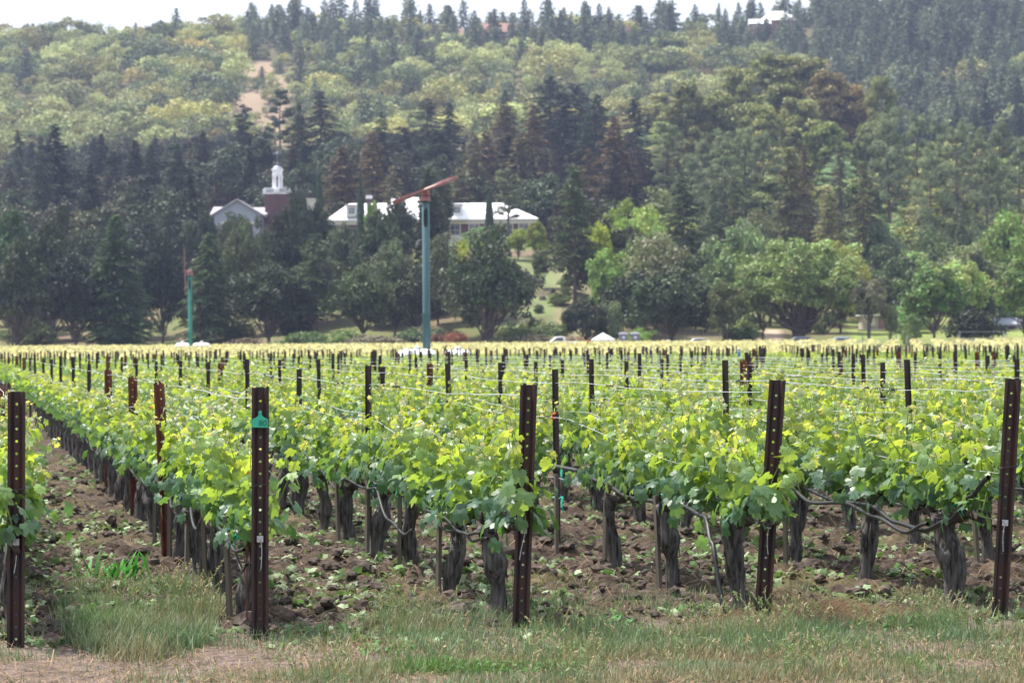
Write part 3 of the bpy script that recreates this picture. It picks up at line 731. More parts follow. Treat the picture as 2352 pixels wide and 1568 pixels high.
def grass_density(X, Y):
    """weedy patches: in front of the two left posts, and all the right of the headland"""
    px = CX + X / Y * F; py = HY - (px - CX) * ROLL + CH / Y * F
    n = wnoise(X, Y, .5, 3) * .5 + wnoise(X, Y, 1.3, 15) * .35
    d = np.zeros_like(X)
    e = ((px - 310) / 185) ** 2 + ((py - 1425) / 95) ** 2; d = np.maximum(d, np.clip((1.2 - e) * 4, 0, 2.6))
    d = np.maximum(d, np.clip((py - 1528 + 22 * n) / 22, 0, 1) * np.clip((px - 250) / 120, 0, 1) * .7)
    d = np.maximum(d, np.clip((px - 810 - 60 * n) / 60, 0, 1) * np.clip((py - 1385 + 45 * n) / 60, 0, 1))
    bare = np.exp(-((px - 1200) / 150) ** 2 - ((py - 1480) / 28) ** 2) + np.exp(-((px - 850) / 190) ** 2 - ((py - 1508) / 20) ** 2) + np.exp(-((px - 1850) / 200) ** 2 - ((py - 1425) / 34) ** 2)
    d = d * np.clip(1 - bare, 0, 1) * np.clip(.85 + 1.0 * wnoise(X, Y, .42, 26), .06, 1.3)
    d = np.maximum(d, np.clip(.10 + .25 * n, 0, .25) * (py > 1290))
    return np.clip(d * (1 + .6 * n), 0, 1.4)
def grass():
    g = np.random.default_rng(21); mb = MB()
    n = 460000; Y = g.uniform(14.2, 21.5, n); X = g.uniform(-.26, .34, n) * Y
    d = grass_density(X, Y); k = g.random(n) * 1.4 < d; X, Y, d = X[k], Y[k], d[k]; n = len(X)
    px = CX + X / Y * F; tall = wnoise(X, Y, .7, 9)
    hgt = (.05 + .11 * g.random(n) ** 1.5) * (1 + .35 * np.clip(tall, -1, 1.5))
    py = HY + CH / Y * F
    e = ((px - 310) / 185) ** 2 + ((py - 1425) / 95) ** 2
    hgt = np.where(e < 1.2, hgt * 1.65, hgt); hgt = np.where(py > 1515, hgt * .55, hgt * .85)
    a = g.uniform(0, 6.28, n); lean = g.uniform(.1, .75, n); wid = g.uniform(.0018, .0042, n)
    D = np.stack([np.cos(a), np.sin(a)], -1); S_ = np.stack([-D[:, 1], D[:, 0]], -1)
    z0 = np.full(n, -.01)
    V = np.zeros((n, 7, 3))
    for i, (t, w) in enumerate(((0, 1), (.4, .85), (.78, .5))):
        c = D * (lean * hgt * t * t)[:, None]
        for sgn, q in ((-1, 2 * i), (1, 2 * i + 1)):
            V[:, q, 0] = X + c[:, 0] + sgn * S_[:, 0] * wid * w; V[:, q, 1] = Y + c[:, 1] + sgn * S_[:, 1] * wid * w; V[:, q, 2] = z0 + hgt * t * (1 - .3 * lean * t)
    c = D * (lean * hgt)[:, None]; V[:, 6, 0] = X + c[:, 0]; V[:, 6, 1] = Y + c[:, 1]; V[:, 6, 2] = hgt * (1 - .35 * lean)
    o = (np.arange(n) * 7)[:, None]
    Q = np.concatenate([o + [0, 1, 3, 2], o + [2, 3, 5, 4]]); T3 = o + [4, 5, 6]
    dry = np.clip(.17 + .30 * wnoise(X, Y, .45, 22) + .25 * g.normal(size=n) + .22 * (py > 1510), 0, 1)[:, None]
    Cc = np.array([.12, .19, .10]) * (1 - dry) + np.array([.30, .235, .15]) * dry
    lush = (np.clip(wnoise(X, Y, .6, 28) - .6, 0, 1) * (1 - dry[:, 0]))[:, None]
    Cc = Cc * (1 - lush) + np.array([.07, .20, .03]) * lush
    Cc = np.repeat(Cc, 7, 0)
    mb.add(V.reshape(-1, 3), Q, 0, Cc); mb.F.append(T3); mb.M.append(np.zeros(n, np.int32))
    tag(mb.build('grass', M['mix']), 'mixed green and straw coloured grass on the headland', 'grass', kind='stuff')
    # seed heads of wild barley
    mb = MB(); m = 0
    n = 3200; Y = g.uniform(14.9, 19.5, n); X = g.uniform(-.2, .2, n) * Y; d = grass_density(X, Y); k = (d > .55) & (wnoise(X, Y, .6, 13) > -.2)
    X, Y = X[k], Y[k]; n = len(X); px = CX + X / Y * F; py = HY + CH / Y * F
    H = g.uniform(.12, .26, n) * np.where(((px - 310) / 185) ** 2 + ((py - 1425) / 95) ** 2 < 1.2, 1.45, 1) * np.where(py > 1515, .6, 1)
    a = g.uniform(0, 6.28, n); tip = np.stack([np.cos(a) * .5, np.sin(a) * .3, g.uniform(.5, 1.1, n)], -1); tip = unit(tip)
    base = np.stack([X + np.cos(a) * .04, Y + np.sin(a) * .04, H], -1)
    m = 9
    P = base[:, None] + tip[:, None] * (np.linspace(0, .055, m)[None, :, None])
    P = P.reshape(-1, 3); q = len(P); TT_ = np.repeat(tip, m, 0) * 1.0 + g.normal(size=(q, 3)) * .35
    leaves(mb, P, g.normal(size=(q, 3)), TT_, g.uniform(.012, .022, q), np.repeat(np.where(g.random((n, 1)) < .5, [[.22, .29, .13]], [[.36, .32, .20]]), m, 0), LT_LONG)
    st = np.stack([X, Y, np.zeros(n)], -1); w = np.array([.0012, 0, 0])
    V = np.stack([st - w, st + w, base + w, base - w], 1).reshape(-1, 3); mb.add(V, (np.arange(n) * 4)[:, None] + [0, 1, 2, 3], 0, np.tile([.16, .24, .09], (4 * n, 1)))
    tag(mb.build('barley_grass', M['mix']), 'feathery seed heads of wild barley above the headland grass', 'grass', kind='stuff')
grass()
def litter():
    g = np.random.default_rng(31); mb = MB()
    # cut shoots and wilted leaves
    n = 52000; Y = 17.0 + 36 * g.random(n) ** 1.5; X = g.uniform(-.2, .2, n) * Y; s = headland(X, Y)
    cl = wnoise(X, Y, .6, 6) + .6 * wnoise(X, Y, .25, 20); k = (s > -.1 + .4 * g.normal(size=n)) & (cl > .15); X, Y = X[k], Y[k]; n = len(X)
    P = np.stack([X, Y, soil_z(X, Y) + g.uniform(.012, .035, n)], -1)
    C = np.where(g.random((n, 1)) < .55, [[.26, .33, .19]], [[.12, .20, .07]]) * g.uniform(.6, 1.3, (n, 1))
    leaves(mb, P, g.normal(size=(n, 3)) * .55 + [0, 0, 1], g.normal(size=(n, 3)), g.uniform(.02, .062, n), C, LT_MID)
    # twigs and straw
    n = 46000; Y = 14.9 + 27 * g.random(n) ** 1.7; X = g.uniform(-.2, .2, n) * Y; a = g.uniform(0, 3.14, n); L = g.uniform(.02, .10, n); w = g.uniform(.0012, .003, n)
    D = np.stack([np.cos(a), np.sin(a), g.normal(size=n) * .2], -1); Sd = np.stack([-np.sin(a), np.cos(a), 0 * a], -1)
    c = np.stack([X, Y, soil_z(X, Y) + g.uniform(.006, .025, n)], -1)
    V = np.stack([c - D * L[:, None] - Sd * w[:, None], c + D * L[:, None] - Sd * w[:, None], c + D * L[:, None] + Sd * w[:, None], c - D * L[:, None] + Sd * w[:, None]], 1)
    mb.add(V.reshape(-1, 3), (np.arange(n) * 4)[:, None] + [0, 1, 2, 3], 0, np.repeat(np.where(g.random((n, 1)) < .6, [[.30, .20, .12]], [[.12, .085, .065]]), 4, 0))
    tag(mb.build('plant_litter', M['mix']), 'wilted cut leaves and straw strewn over the turned soil', 'litter', kind='stuff')
    # dry straw heap right, between the two right posts
    mb = MB(); n = 2600; c0 = base_at(1900, 1425); X = c0.x + g.normal(size=n) * .34; Y = c0.y + g.normal(size=n) * .22; a = g.uniform(-.7, .7, n); L = g.uniform(.04, .12, n); w = .0018
    D = np.stack([np.cos(a), np.sin(a) * .5, g.normal(size=n) * .35 + .1], -1); Sd = np.tile([0, .3, 1.0], (n, 1))
    hz = .015 + .10 * np.exp(-((X - c0.x) / .3) ** 2 - ((Y - c0.y) / .2) ** 2) * g.random(n); c = np.stack([X, Y, hz + .02], -1)
    V = np.stack([c - D * L[:, None] - Sd * w, c + D * L[:, None] - Sd * w, c + D * L[:, None] + Sd * w, c - D * L[:, None] + Sd * w], 1)
    mb.add(V.reshape(-1, 3), (np.arange(n) * 4)[:, None] + [0, 1, 2, 3], 0, np.repeat(np.tile([.40, .27, .16], (n, 1)) * g.uniform(.7, 1.2, (n, 1)), 4, 0))
    tag(mb.build('straw_heap', M['mix']), 'tangle of dry orange straw between the two right end posts', 'straw', kind='stuff')
litter()
def weed(px, py, n, L, w, col, label, up=.8, seed=1, spread=.06):
    g = np.random.default_rng(seed); mb = MB(); b = base_at(px, py)
    for i in range(n):
        a = g.uniform(0, 6.28); l = L * g.uniform(.6, 1.2); t = np.linspace(0, 1, 5); e = up * g.uniform(.6, 1.2)
        hx = np.cos(a) * l * t * (1 - .3 * e); hy = np.sin(a) * l * t * (1 - .3 * e); hz = l * (e * t - .55 * t * t)
        o = g.normal(size=2) * spread; ww = w * np.array([.5, 1, 1, .7, .05]); sx, sy = -math.sin(a), math.cos(a)
        V = [];
        for q in range(5): V += [(o[0] + hx[q] + sx * ww[q], o[1] + hy[q] + sy * ww[q], hz[q]), (o[0] + hx[q] - sx * ww[q], o[1] + hy[q] - sy * ww[q], hz[q])]
        mb.add(V, [[2 * q, 2 * q + 1, 2 * q + 3, 2 * q + 2] for q in range(4)], 0, np.array(col) * g.uniform(.75, 1.25))
    o = mb.build('weed', M['mix'], loc=(b.x, b.y, .02)); tag(o, label, 'weed', 'leafy weeds on the headland')
weed(275, 1352, 46, .26, .016, (.07, .24, .04), 'bright green upright weed behind the left grass clump', up=1.5, seed=1, spread=.12)
weed(1395, 1440, 50, .17, .010, (.07, .19, .045), 'dark green rosette weed right of the middle end post', seed=2, spread=.09)
weed(900, 1500, 60, .11, .010, (.08, .20, .05), 'low leafy weed on the bare patch left of the middle end post', seed=3, spread=.16)
weed(1130, 1540, 90, .09, .010, (.09, .21, .05), 'broad low weed at the bottom below the middle post', seed=4, spread=.22)
weed(2050, 1440, 70, .15, .009, (.08, .20, .05), 'leafy weed left of the right edge post', seed=5, spread=.2)
weed(1640, 1408, 40, .12, .008, (.10, .20, .06), 'small weed at the foot of the first vine in the leaning post row', seed=6, spread=.12)
def clump(px, py, r, lab, seed):
    g = np.random.default_rng(seed); b = base_at(px, py); mb = MB()
    th = np.linspace(0, math.pi, 9); ph = np.arange(12) / 12 * 6.283
    V = np.array([[math.sin(t) * math.cos(p), math.sin(t) * math.sin(p), math.cos(t)] for t in th for p in ph]); V *= (1 + .16 * g.normal(size=(len(V), 1))) * [r, r * .9, r * .75]
    i = np.arange(8)[:, None] * 12; j = np.arange(12)[None]; Q = np.stack([i + j, i + (j + 1) % 12, i + 12 + (j + 1) % 12, i + 12 + j], -1).reshape(-1, 4)
    mb.add(V, Q); o = mb.build('earth_clod', M['soil_clod'], loc=(b.x, b.y, r * .5)); tag(o, lab, 'clod', 'large earth clods')
clump(150, 1462, .10, 'large dark earth clod left of the grass clump', 1); clump(150, 1378, .09, 'dark clod above the big one at lower left', 2)
clump(525, 1345, .10, 'dark clod behind the green tagged post', 3); clump(1150, 1238 + 160, .05, 'small clod by the first vine of the middle row', 4)
clump(770, 1372, .05, 'small dark clod between the green tagged post and the middle post', 5); clump(1390, 1330, .11, 'broad dark clod right of the middle end post', 6)
clump(2068, 1330, .07, 'angular grey clod left of the first vine of the right edge row', 7)
clump(1845, 1318, .06, 'clod between the leaning post and the vine right of it', 8)
def twig(px, py, px2, py2, lab, seed, r=.007):
    g = np.random.default_rng(seed); a = base_at(px, py); b = base_at(px2, py2); t = np.linspace(0, 1, 9)[:, None]
    P = np.array(a) * (1 - t) + np.array(b) * t + np.hstack([g.normal(size=(9, 2)) * .02, .02 + .03 * np.abs(g.normal(size=(9, 1)))])
    mb = MB(); mb.tube(P, np.linspace(r, r * .5, 9), 6); k = P[4]; mb.tube([k, k + [.08, .03, .05], k + [.15, .02, .07]], [.004, .003, .002], 5)
    o = mb.build('twig', M['bark']); tag(o, lab, 'twig', 'fallen twigs')
twig(640, 1448, 790, 1440, 'dark fallen twig right of the green tagged post', 1, .011); twig(560, 1475, 680, 1470, 'thin twig lying on the bare dirt below the green tagged post', 2)
twig(1010, 1455, 1170, 1470, 'twig lying left of the foot of the middle end post', 3); twig(1240, 1465, 1480, 1440, 'long thin twig right of the middle end post', 4)
twig(1330, 1370, 1380, 1450, 'curved pale twig in the weeds right of the middle end post', 5); twig(1780, 1430, 1845, 1442, 'short broken twig right of the leaning post', 6, .012)

# ------------------------------------------------------------------ trees
def blob_cards(mb, g, c, r, n, size, col, tmpl=LT_CARD, mat=0, squash=.8, low=-.55, shell=.45):
    d = rand_dirs(int(n * 1.7), g); d = d[d[:, 2] > low][:n]; n = len(d)
    rad = r * (1 - shell * g.random(n) ** 2.0) * (1 + .10 * g.normal(size=n))
    P = np.array(c) + d * rad[:, None] * [1, 1, squash]
    leaves(mb, P, d * .7 + g.normal(size=(n, 3)) * .6 + [0, 0, .25], g.normal(size=(n, 3)) + [0, 0, -.4], size * g.uniform(.6, 1.35, n), np.array(col) * g.uniform(.82, 1.18, (n, 1)), tmpl, mat)

def limb(mb, a, b, r0, r1, g, n=5, w=.25):
    a = np.array(a, float); b = np.array(b, float); k = 7; t = np.linspace(0, 1, k)[:, None]
    P = a * (1 - t) + b * t; P[:, 2] += (np.sin(t[:, 0] * math.pi) * -.06 * np.linalg.norm(b - a)); P[1:-1] += g.normal(size=(k - 2, 3)) * w * .25
    mb.tube(P, np.linspace(r0, r1, k), n)

def broad(seed, H=11, W=12, base=.22, nl=34, lr=.17, ncard=260, size=.30, trunk_r=.38, top=1.0, forks=1, squash=.78, flat=.0, open_=0.0, mat='leaf', low=-.55):
    """round-headed tree: foliage lobes on limbs"""
    g = np.random.default_rng(seed); fb = MB(); tb = MB()
    zc = H * (base + 1) / 2; hz = H * (1 - base) / 2
    C = []
    tries = 0
    while len(C) < nl and tries < 4000:
        tries += 1
        d = rand_dirs(1, g)[0]; rr = g.random() ** .45
        if d[2] < -.75: continue
        z = d[2] * rr; w = (1 - .35 * max(0, z) ** 2 * top)
        p = np.array([d[0] * rr * W / 2 * .82 * w, d[1] * rr * W / 2 * .82 * w, zc + z * hz * (1 - lr * .9)])
        if all(np.linalg.norm(p - q) > W * lr * (.62 + open_) for q in C): C.append(p)
    for p in C:
        r = W * lr * g.uniform(.75, 1.25); col = g.uniform(.8, 1.2) * np.array([1, g.uniform(.94, 1.06), g.uniform(.9, 1.1)])
        for q in range(3):
            blob_cards(fb, g, p + g.normal(size=3) * r * .38, r * g.uniform(.6, .9), ncard // 3, size, col, squash=squash, low=low)
    fork = [np.array([g.normal() * .3, g.normal() * .3, H * base * g.uniform(.55, .9)]) for _ in range(forks)]
    for f in fork: limb(tb, (g.normal() * .1, 0, -.8), f, trunk_r, trunk_r * .72, g, 8, .2)
    for p in [q for q in C[::2] if q[2] > H * (base + .22)] if nl > 14 else C: 
        f = fork[g.integers(len(fork))]; limb(tb, f, p, trunk_r * g.uniform(.3, .5), .05, g, 5, W * .06)
    return fb.mesh('crown', M[mat]), tb.mesh('trunk', M['bark'], True)

def conifer(seed, H=18, W=8, base=.06, nb=110, droop=.25, per=44, size=.42, shape=.85, trunk_r=.32, gap=0.0, ragged=.2, up=0.0):
    g = np.random.default_rng(seed); fb = MB(); tb = MB()
    tb.tube([(0, 0, -1), (0, 0, H * .3), (g.normal() * .1, 0, H * .65), (0, 0, H * .99)], [trunk_r, trunk_r * .75, trunk_r * .4, .03], 7)
    for i in range(nb):
        t = (i + g.random()) / nb; t = base + (1 - base) * t
        if g.random() < gap * (1 - abs(t - .4)): continue
        L = W / 2 * max(.04, (1 - (t - base) / (1 - base))) ** shape * g.uniform(1 - ragged * 1.6, 1 + ragged)
        if t < base + .12: L *= .6 + .4 * (t - base) / .12
        a = i * 2.4 + g.normal() * .4; s = np.linspace(.12, 1, 5)
        z = H * t + L * (up * s - droop * s ** 1.6)
        path = np.stack([np.cos(a) * L * s, np.sin(a) * L * s, z], -1)
        if L > 1: tb.tube(path, np.linspace(.07, .02, 5), 3, cap=False)
        n = max(6, int(per * (L / (W / 2)) ** 1.1)); u = g.random(n) ** .75
        P = np.stack([np.interp(u, np.linspace(0, 1, 5), path[:, k]) for k in range(3)], -1)
        side = np.array([-np.sin(a), np.cos(a), 0]); wv = g.normal(size=n) * L * .16 * (1.15 - .6 * u)
        P = P + wv[:, None] * side; P[:, 2] -= np.abs(wv) * .35 + g.random(n) * .16
        tipd = np.array([np.cos(a), np.sin(a), -droop * 1.2]) + side * np.sign(wv)[:, None] * .7 + g.normal(size=(n, 3)) * .25
        col = g.uniform(.8, 1.2)
        leaves(fb, P, g.normal(size=(n, 3)) * .45 + [0, 0, 1], tipd, size * g.uniform(.6, 1.3, n), np.full((n, 3), col) * g.uniform(.85, 1.15, (n, 1)), LT_LONG if size > .3 else LT_CARD)
    return fb.mesh('crown', M['needle']), tb.mesh('trunk', M['bark'], True)

def pine(seed, H=20, W=8, base=.35, nb=34, cl=.95, ncard=120, size=.28, lean=0.0, mat='needle', trunk_r=.28):
    """open crown: clumps at the ends of rising branches, trunk showing"""
    g = np.random.default_rng(seed); fb = MB(); tb = MB()
    tr = np.array([[0, 0, -1], [lean * .4, 0, H * .35], [lean * .2 + g.normal() * .2, 0, H * .7], [lean, 0, H * .96]]); tb.tube(tr, [trunk_r, trunk_r * .8, trunk_r * .5, .06], 7)
    for i in range(nb):
        t = base + (1 - base) * (i + g.random()) / nb; u = (t - base) / (1 - base)
        L = W / 2 * (math.sin(math.pi * min(1, .18 + .82 * u)) ** .6) * g.uniform(.45, 1.05) if u < .9 else W * .16
        a = i * 2.4 + g.normal() * .5; c0 = np.array([np.interp(t, [0, .35, .7, 1], tr[:, 0]), 0, H * t])
        c1 = c0 + [math.cos(a) * L, math.sin(a) * L, L * g.uniform(.0, .35)]
        tb.tube([c0, (c0 + c1) / 2 + [0, 0, -.1 * L], c1], [.09, .06, .03], 4, cap=False)
        col = g.uniform(.8, 1.2)
        for f, rr in ((1.0, 1.0), (.62, .8)):
            blob_cards(fb, g, c0 * (1 - f) + c1 * f, cl * rr * g.uniform(.7, 1.2), int(ncard * rr), size, (col,) * 3, tmpl=LT_LONG if mat == 'needle' else LT_CARD, squash=.7, shell=.9)
    return fb.mesh('crown', M[mat]), tb.mesh('trunk', M['bark'], True)

def cypress_mesh(seed):
    g = np.random.default_rng(seed); fb = MB(); tb = MB(); n = 2600; H, W = 10.0, 1.15
    t = g.random(n); r = W / 2 * np.minimum(1, (1 - t) * 2.2) ** .6 * np.minimum(1, .55 + t * 2) * (1 + .10 * g.normal(size=n)); a = g.uniform(0, 6.28, n)
    P = np.stack([np.cos(a) * r, np.sin(a) * r, .1 + t * (H - .2)], -1)
    leaves(fb, P, np.stack([np.cos(a), np.sin(a), .3 + 0 * a], -1) + g.normal(size=(n, 3)) * .3, np.tile([0, 0, 1.0], (n, 1)) + g.normal(size=(n, 3)) * .2, g.uniform(.12, .26, n), np.full((n, 3), 1.0), LT_CARD)
    tb.tube([(0, 0, -.6), (0, 0, H * .9)], [.14, .04], 6)
    return fb.mesh('crown', M['needle']), tb.mesh('trunk', M['bark'], True)

# species: list of (crown, trunk, height, width)
SP = {}
def sp(name, lst): SP[name] = lst
sp('oak', [(*broad(1 + i, 11, 13, base=.16, nl=44, lr=.135, ncard=240), 11, 13) for i in range(5)])
sp('big_oak', [(*broad(40, 15, 22, base=.20, nl=100, lr=.078, ncard=260, size=.28, trunk_r=.75, forks=3), 15, 22)])
sp('light', [(*broad(60 + i, 11, 10, base=.22, nl=40, lr=.12, ncard=220, size=.28, trunk_r=.26, open_=.04), 11, 10) for i in range(3)])
sp('high', [(*broad(70, 11, 9, base=.48, nl=34, lr=.13, ncard=220, size=.26, trunk_r=.3, forks=2), 11, 9)])
sp('deodar', [(*conifer(80 + i, 18, 11, base=.04, nb=190, droop=.30, per=100, size=.44, shape=.62, ragged=.22), 18, 11) for i in range(3)])
sp('fir', [(*conifer(90 + i, 20, 9, base=.05, nb=170, droop=.12, per=84, size=.46, shape=.66, ragged=.26), 20, 9) for i in range(4)])
sp('spruce', [(*conifer(170 + i, 20, 11, base=.05, nb=150, droop=.05 + .08 * i, per=90, size=.48, shape=.38 + .1 * i, ragged=.4, gap=.25), 20, 11) for i in range(3)])
sp('redwood', [(*conifer(100 + i, 20, 9, base=.06, nb=150, droop=.18, per=84, size=.42, shape=.55, ragged=.28, gap=.12, trunk_r=.42), 20, 9) for i in range(4)])
sp('cedar', [(*conifer(110 + i, 17, 9, base=.28, nb=120, droop=.10, per=84, size=.40, shape=.5, ragged=.35, gap=.2), 17, 9) for i in range(2)])
sp('pine', [(*pine(120 + i, 20, 8, base=.42, nb=32, trunk_r=.42), 20, 8) for i in range(4)])
sp('tallpine', [(*pine(130 + i, 17, 7, base=.45, nb=22, cl=.85, lean=-.6 + i), 17, 7) for i in range(2)])
sp('gum', [(*pine(140 + i, 30, 17, base=.26, nb=46, cl=2.0, ncard=300, size=.40, mat='leaf', trunk_r=.5), 30, 17) for i in range(4)])
sp('cypress', [(*cypress_mesh(150), 10, 1.15)])
sp('bush', [(*broad(160 + i, 4, 6, base=-.05, nl=22, lr=.17, ncard=150, size=.20, trunk_r=.12, low=-.3), 4, 6) for i in range(3)])
NAMES = {'oak': 'oak_tree', 'big_oak': 'oak_tree', 'light': 'broadleaf_tree', 'high': 'olive_tree', 'deodar': 'cedar_tree', 'fir': 'conifer_tree', 'spruce': 'conifer_tree', 'redwood': 'redwood_tree', 'cedar': 'cedar_tree', 'pine': 'pine_tree', 'tallpine': 'pine_tree', 'gum': 'eucalyptus_tree', 'cypress': 'cypress_tree', 'bush': 'bush'}
# leaf colours (albedo)
DK = (.022, .032, .017); DKB = (.018, .028, .021); OLV = (.085, .095, .045); GRY = (.085, .105, .065); MID = (.06, .10, .032); BRT = (.125, .19, .055); YEL = (.20, .24, .04); BRN = (.105, .08, .055); BRG = (.12, .115, .07); GUM = (.115, .13, .05); RUS = (.115, .095, .045); PIN = (.11, .135, .08)
ntree = [0]
def tree(spn, px, Y, top, wpx, col, label, group=None, v=None, zb=None):
    crown, trunk, H, W = SP[spn][(ntree[0] if v is None else v) % len(SP[spn])]; ntree[0] += 1
    X = (px - CX) / F * Y; z = gz(X, Y) if zb is None else zb
    h = max(1.0, at(px, top, Y).z - z); w = wpx / F * Y
    g = random.Random(ntree[0] * 13)
    root = empty(NAMES[spn], (X, Y, z - .15), g.uniform(0, 6.28)); root.scale = (w / W, w / W, (h + .15) / H)
    c = link('crown', crown, root); t = link('trunk', trunk, root); c.color = (*col, 1)
    tag(root, label, 'bush' if spn == 'bush' else 'tree', group)
    return root
G1 = 'trees along the far edge of the vineyard'; G2 = 'trees around the hillside buildings'; G3 = 'tall trees on the slope behind the buildings'; G4 = 'trees on the right hand slope'
T = tree
# front belt, left
T('oak', 45, 368, 575, 170, DK, 'dark spreading oak at the left edge, low bent trunk by the white fence', G1)
T('oak', 172, 370, 585, 150, DKB, 'dark oak between the left edge oak and the tall drooping cedar', G1)
T('deodar', 268, 372, 492, 215, (.040, .072, .036), 'tall cone shaped cedar with drooping branches, left part of the vineyard edge', G1, v=0)
T('light', 28, 385, 482, 120, (.045, .085, .04), 'dark green rounded tree above the left edge oak', G1)
T('oak', 120, 392, 500, 150, DK, 'dark tree crown showing left of the tall drooping cedar', G1)
T('oak', 370, 390, 560, 130, DKB, 'dark tree right behind the tall drooping cedar', G1)
T('deodar', 480, 376, 532, 170, (.042, .068, .034), 'drooping cedar right behind the distant green wind machine', G1, v=1)
T('oak', 615, 372, 606, 190, DK, 'broad grey green oak right of the distant green wind machine', G1, v=1)
T('oak', 560, 400, 520, 110, (.06, .075, .04), 'olive toned tree under the gabled church front', G1)
T('cedar', 728, 374, 535, 145, (.065, .095, .05), 'sparse layered cedar with bare lower trunk below the white chimney', G1, v=0)
T('oak', 650, 402, 525, 120, DK, 'dark tree behind the grey green oak, left of the layered cedar', G1)
T('oak', 830, 378, 612, 160, (.045, .062, .03), 'oak left of the near wind machine pole, lower crown', G1, v=2)
T('oak', 905, 384, 560, 130, (.06, .078, .045), 'lighter oak close left of the near wind machine pole', G1, v=3)
T('oak', 880, 405, 475, 160, DK, 'large dark oak crown under the left rotor blade', G2, v=4)
T('fir', 985, 400, 388, 130, DK, 'dark pine directly behind the near wind machine head', G2, v=2)
T('oak', 1010, 390, 560, 110, (.045, .055, .032), 'dark tree mass right of the near wind machine pole', G1)
T('oak', 790, 412, 515, 120, (.055, .07, .05), 'grey green tree crown below the long white roof', G2)
T('oak', 1122, 362, 548, 200, (.030, .047, .022), 'dark round headed oak with forked trunk right of the near wind machine', G1, v=0)
T('oak', 1085, 392, 560, 150, YEL, 'pale yellow green bush crown peeping above the dark round oak', G2)
T('cedar', 1322, 398, 380, 145, (.050, .070, .034), 'tall sparse conifer with straight bare trunk on the grassy slope', G2, v=1)
T('oak', 1345, 368, 688, 110, DK, 'low dark oak at the foot of the grassy slope', G1, v=3)
T('bush', 1400, 372, 690, 80, (.09, .12, .075), 'grey green shrub beside the low dark oak, above the white tent', G1)
T('oak', 1545, 366, 608, 230, (.034, .052, .026), 'wide dark oak behind the two portable toilets', G1, v=4)
T('cedar', 1572, 405, 400, 150, (.040, .060, .032), 'tall dark pine rising behind the wide dark oak', G1, v=1)
T('oak', 1668, 362, 642, 110, (.075, .095, .035), 'small olive green oak left of the giant spreading oak', G1, v=1)
T('big_oak', 1835, 366, 553, 345, (.13, .18, .07), 'giant spreading oak with thick twisted limbs, right part of vineyard edge', G1)
T('oak', 1700, 388, 512, 170, (.085, .12, .06), 'pale grey green oak behind left shoulder of the giant oak', G1)
T('light', 1750, 378, 590, 120, (.09, .14, .045), 'leafy green tree merging with the giant oak on its left', G1)
T('high', 1995, 362, 640, 95, (.115, .125, .085), 'silvery olive tree leaning over the shed right of the giant oak', G1)
T('light', 2045, 362, 700, 46, (.12, .15, .07), 'small silvery tree right of the shed', G1)
T('light', 2140, 366, 612, 160, (.055, .095, .028), 'dark green round tree on the lawn behind the vineyard, right', G1, v=1)
T('light', 2205, 380, 598, 140, (.17, .22, .085), 'pale yellow green tree behind the dark round lawn tree', G1)
T('light', 2350, 368, 592, 160, BRT, 'bright green leafy tree cut by the right edge', G1, v=0)
T('oak', 2320, 415, 498, 190, (.10, .155, .045), 'vivid green tree crown above the right edge tree', G1)
T('oak', 2065, 405, 580, 180, (.06, .085, .045), 'dark grey green tree behind the shed roof', G1)
T('oak', 2245, 400, 600, 110, DK, 'dark tree between the pale tree and the right edge tree', G1)
T('oak', 1930, 392, 560, 130, (.15, .165, .04), 'yellowish crown at the right shoulder of the giant oak', G1)
# around the buildings
T('oak', 682, 440, 456, 96, DK, 'dark oak hiding the foot of the church tower', G2, v=0)
T('oak', 728, 444, 470, 90, DK, 'dark round tree below the small white chimney', G2, v=2)
T('oak', 610, 425, 515, 90, (.06, .08, .05), 'grey green tree right below the church gable', G2)
T('oak', 520, 420, 530, 90, (.05, .065, .04), 'dark tree at the left foot of the church', G2)
T('light', 857, 455, 462, 46, BRT, 'bright green sapling in front of the long white roof', G2)
T('tallpine', 1172, 448, 393, 92, (.07, .085, .05), 'slender crooked pine in front of the right end of the white roof', G2, v=0)
T('cypress', 736, 474, 393, 15, (.022, .045, .022), 'slim dark cypress beside the small white chimney', 'slim cypresses by the buildings')
T('cypress', 831, 456, 395, 16, (.022, .045, .022), 'slim dark cypress against the left part of the white roof', 'slim cypresses by the buildings')
T('cypress', 1126, 456, 431, 17, (.026, .048, .022), 'slim dark cypress against the right part of the white roof', 'slim cypresses by the buildings')
T('cypress', 667, 490, 408, 12, (.03, .06, .03), 'small cypress right of the church tower', 'slim cypresses by the buildings')
T('light', 1108, 436, 522, 100, (.09, .15, .06), 'fresh green shrubby tree below the right building windows', G2)
T('bush', 1062, 432, 545, 90, (.12, .16, .09), 'pale grey green bush below the right building', G2)
T('bush', 1118, 420, 560, 80, (.24, .27, .14), 'cream flowering bush above the dark round oak', G2)
T('light', 1192, 440, 525, 60, (.13, .16, .04), 'olive yellow tree at the right end of the building', G2)
T('light', 1236, 432, 508, 56, (.13, .16, .03), 'yellow green upright tree right of the building corner', G2)
T('light', 1245, 412, 575, 50, (.08, .11, .05), 'thin young tree with crooked stem on the grassy slope', G2)
T('light', 1275, 440, 560, 70, (.13, .15, .07), 'light shrubby tree at the top of the grassy slope', G2)
T('oak', 1420, 425, 475, 160, (.15, .21, .05), 'bright yellow green tree right of the grassy slope', G2)
T('light', 1375, 402, 510, 80, YEL, 'yellow green young tree between the bare conifer and the bright tree', G2)
T('light', 1395, 385, 572, 100, BRT, 'fresh green maple like tree low on the slope', G2)
T('light', 1470, 400, 545, 90, (.09, .14, .05), 'mid green tree above the wide dark oak', G2)
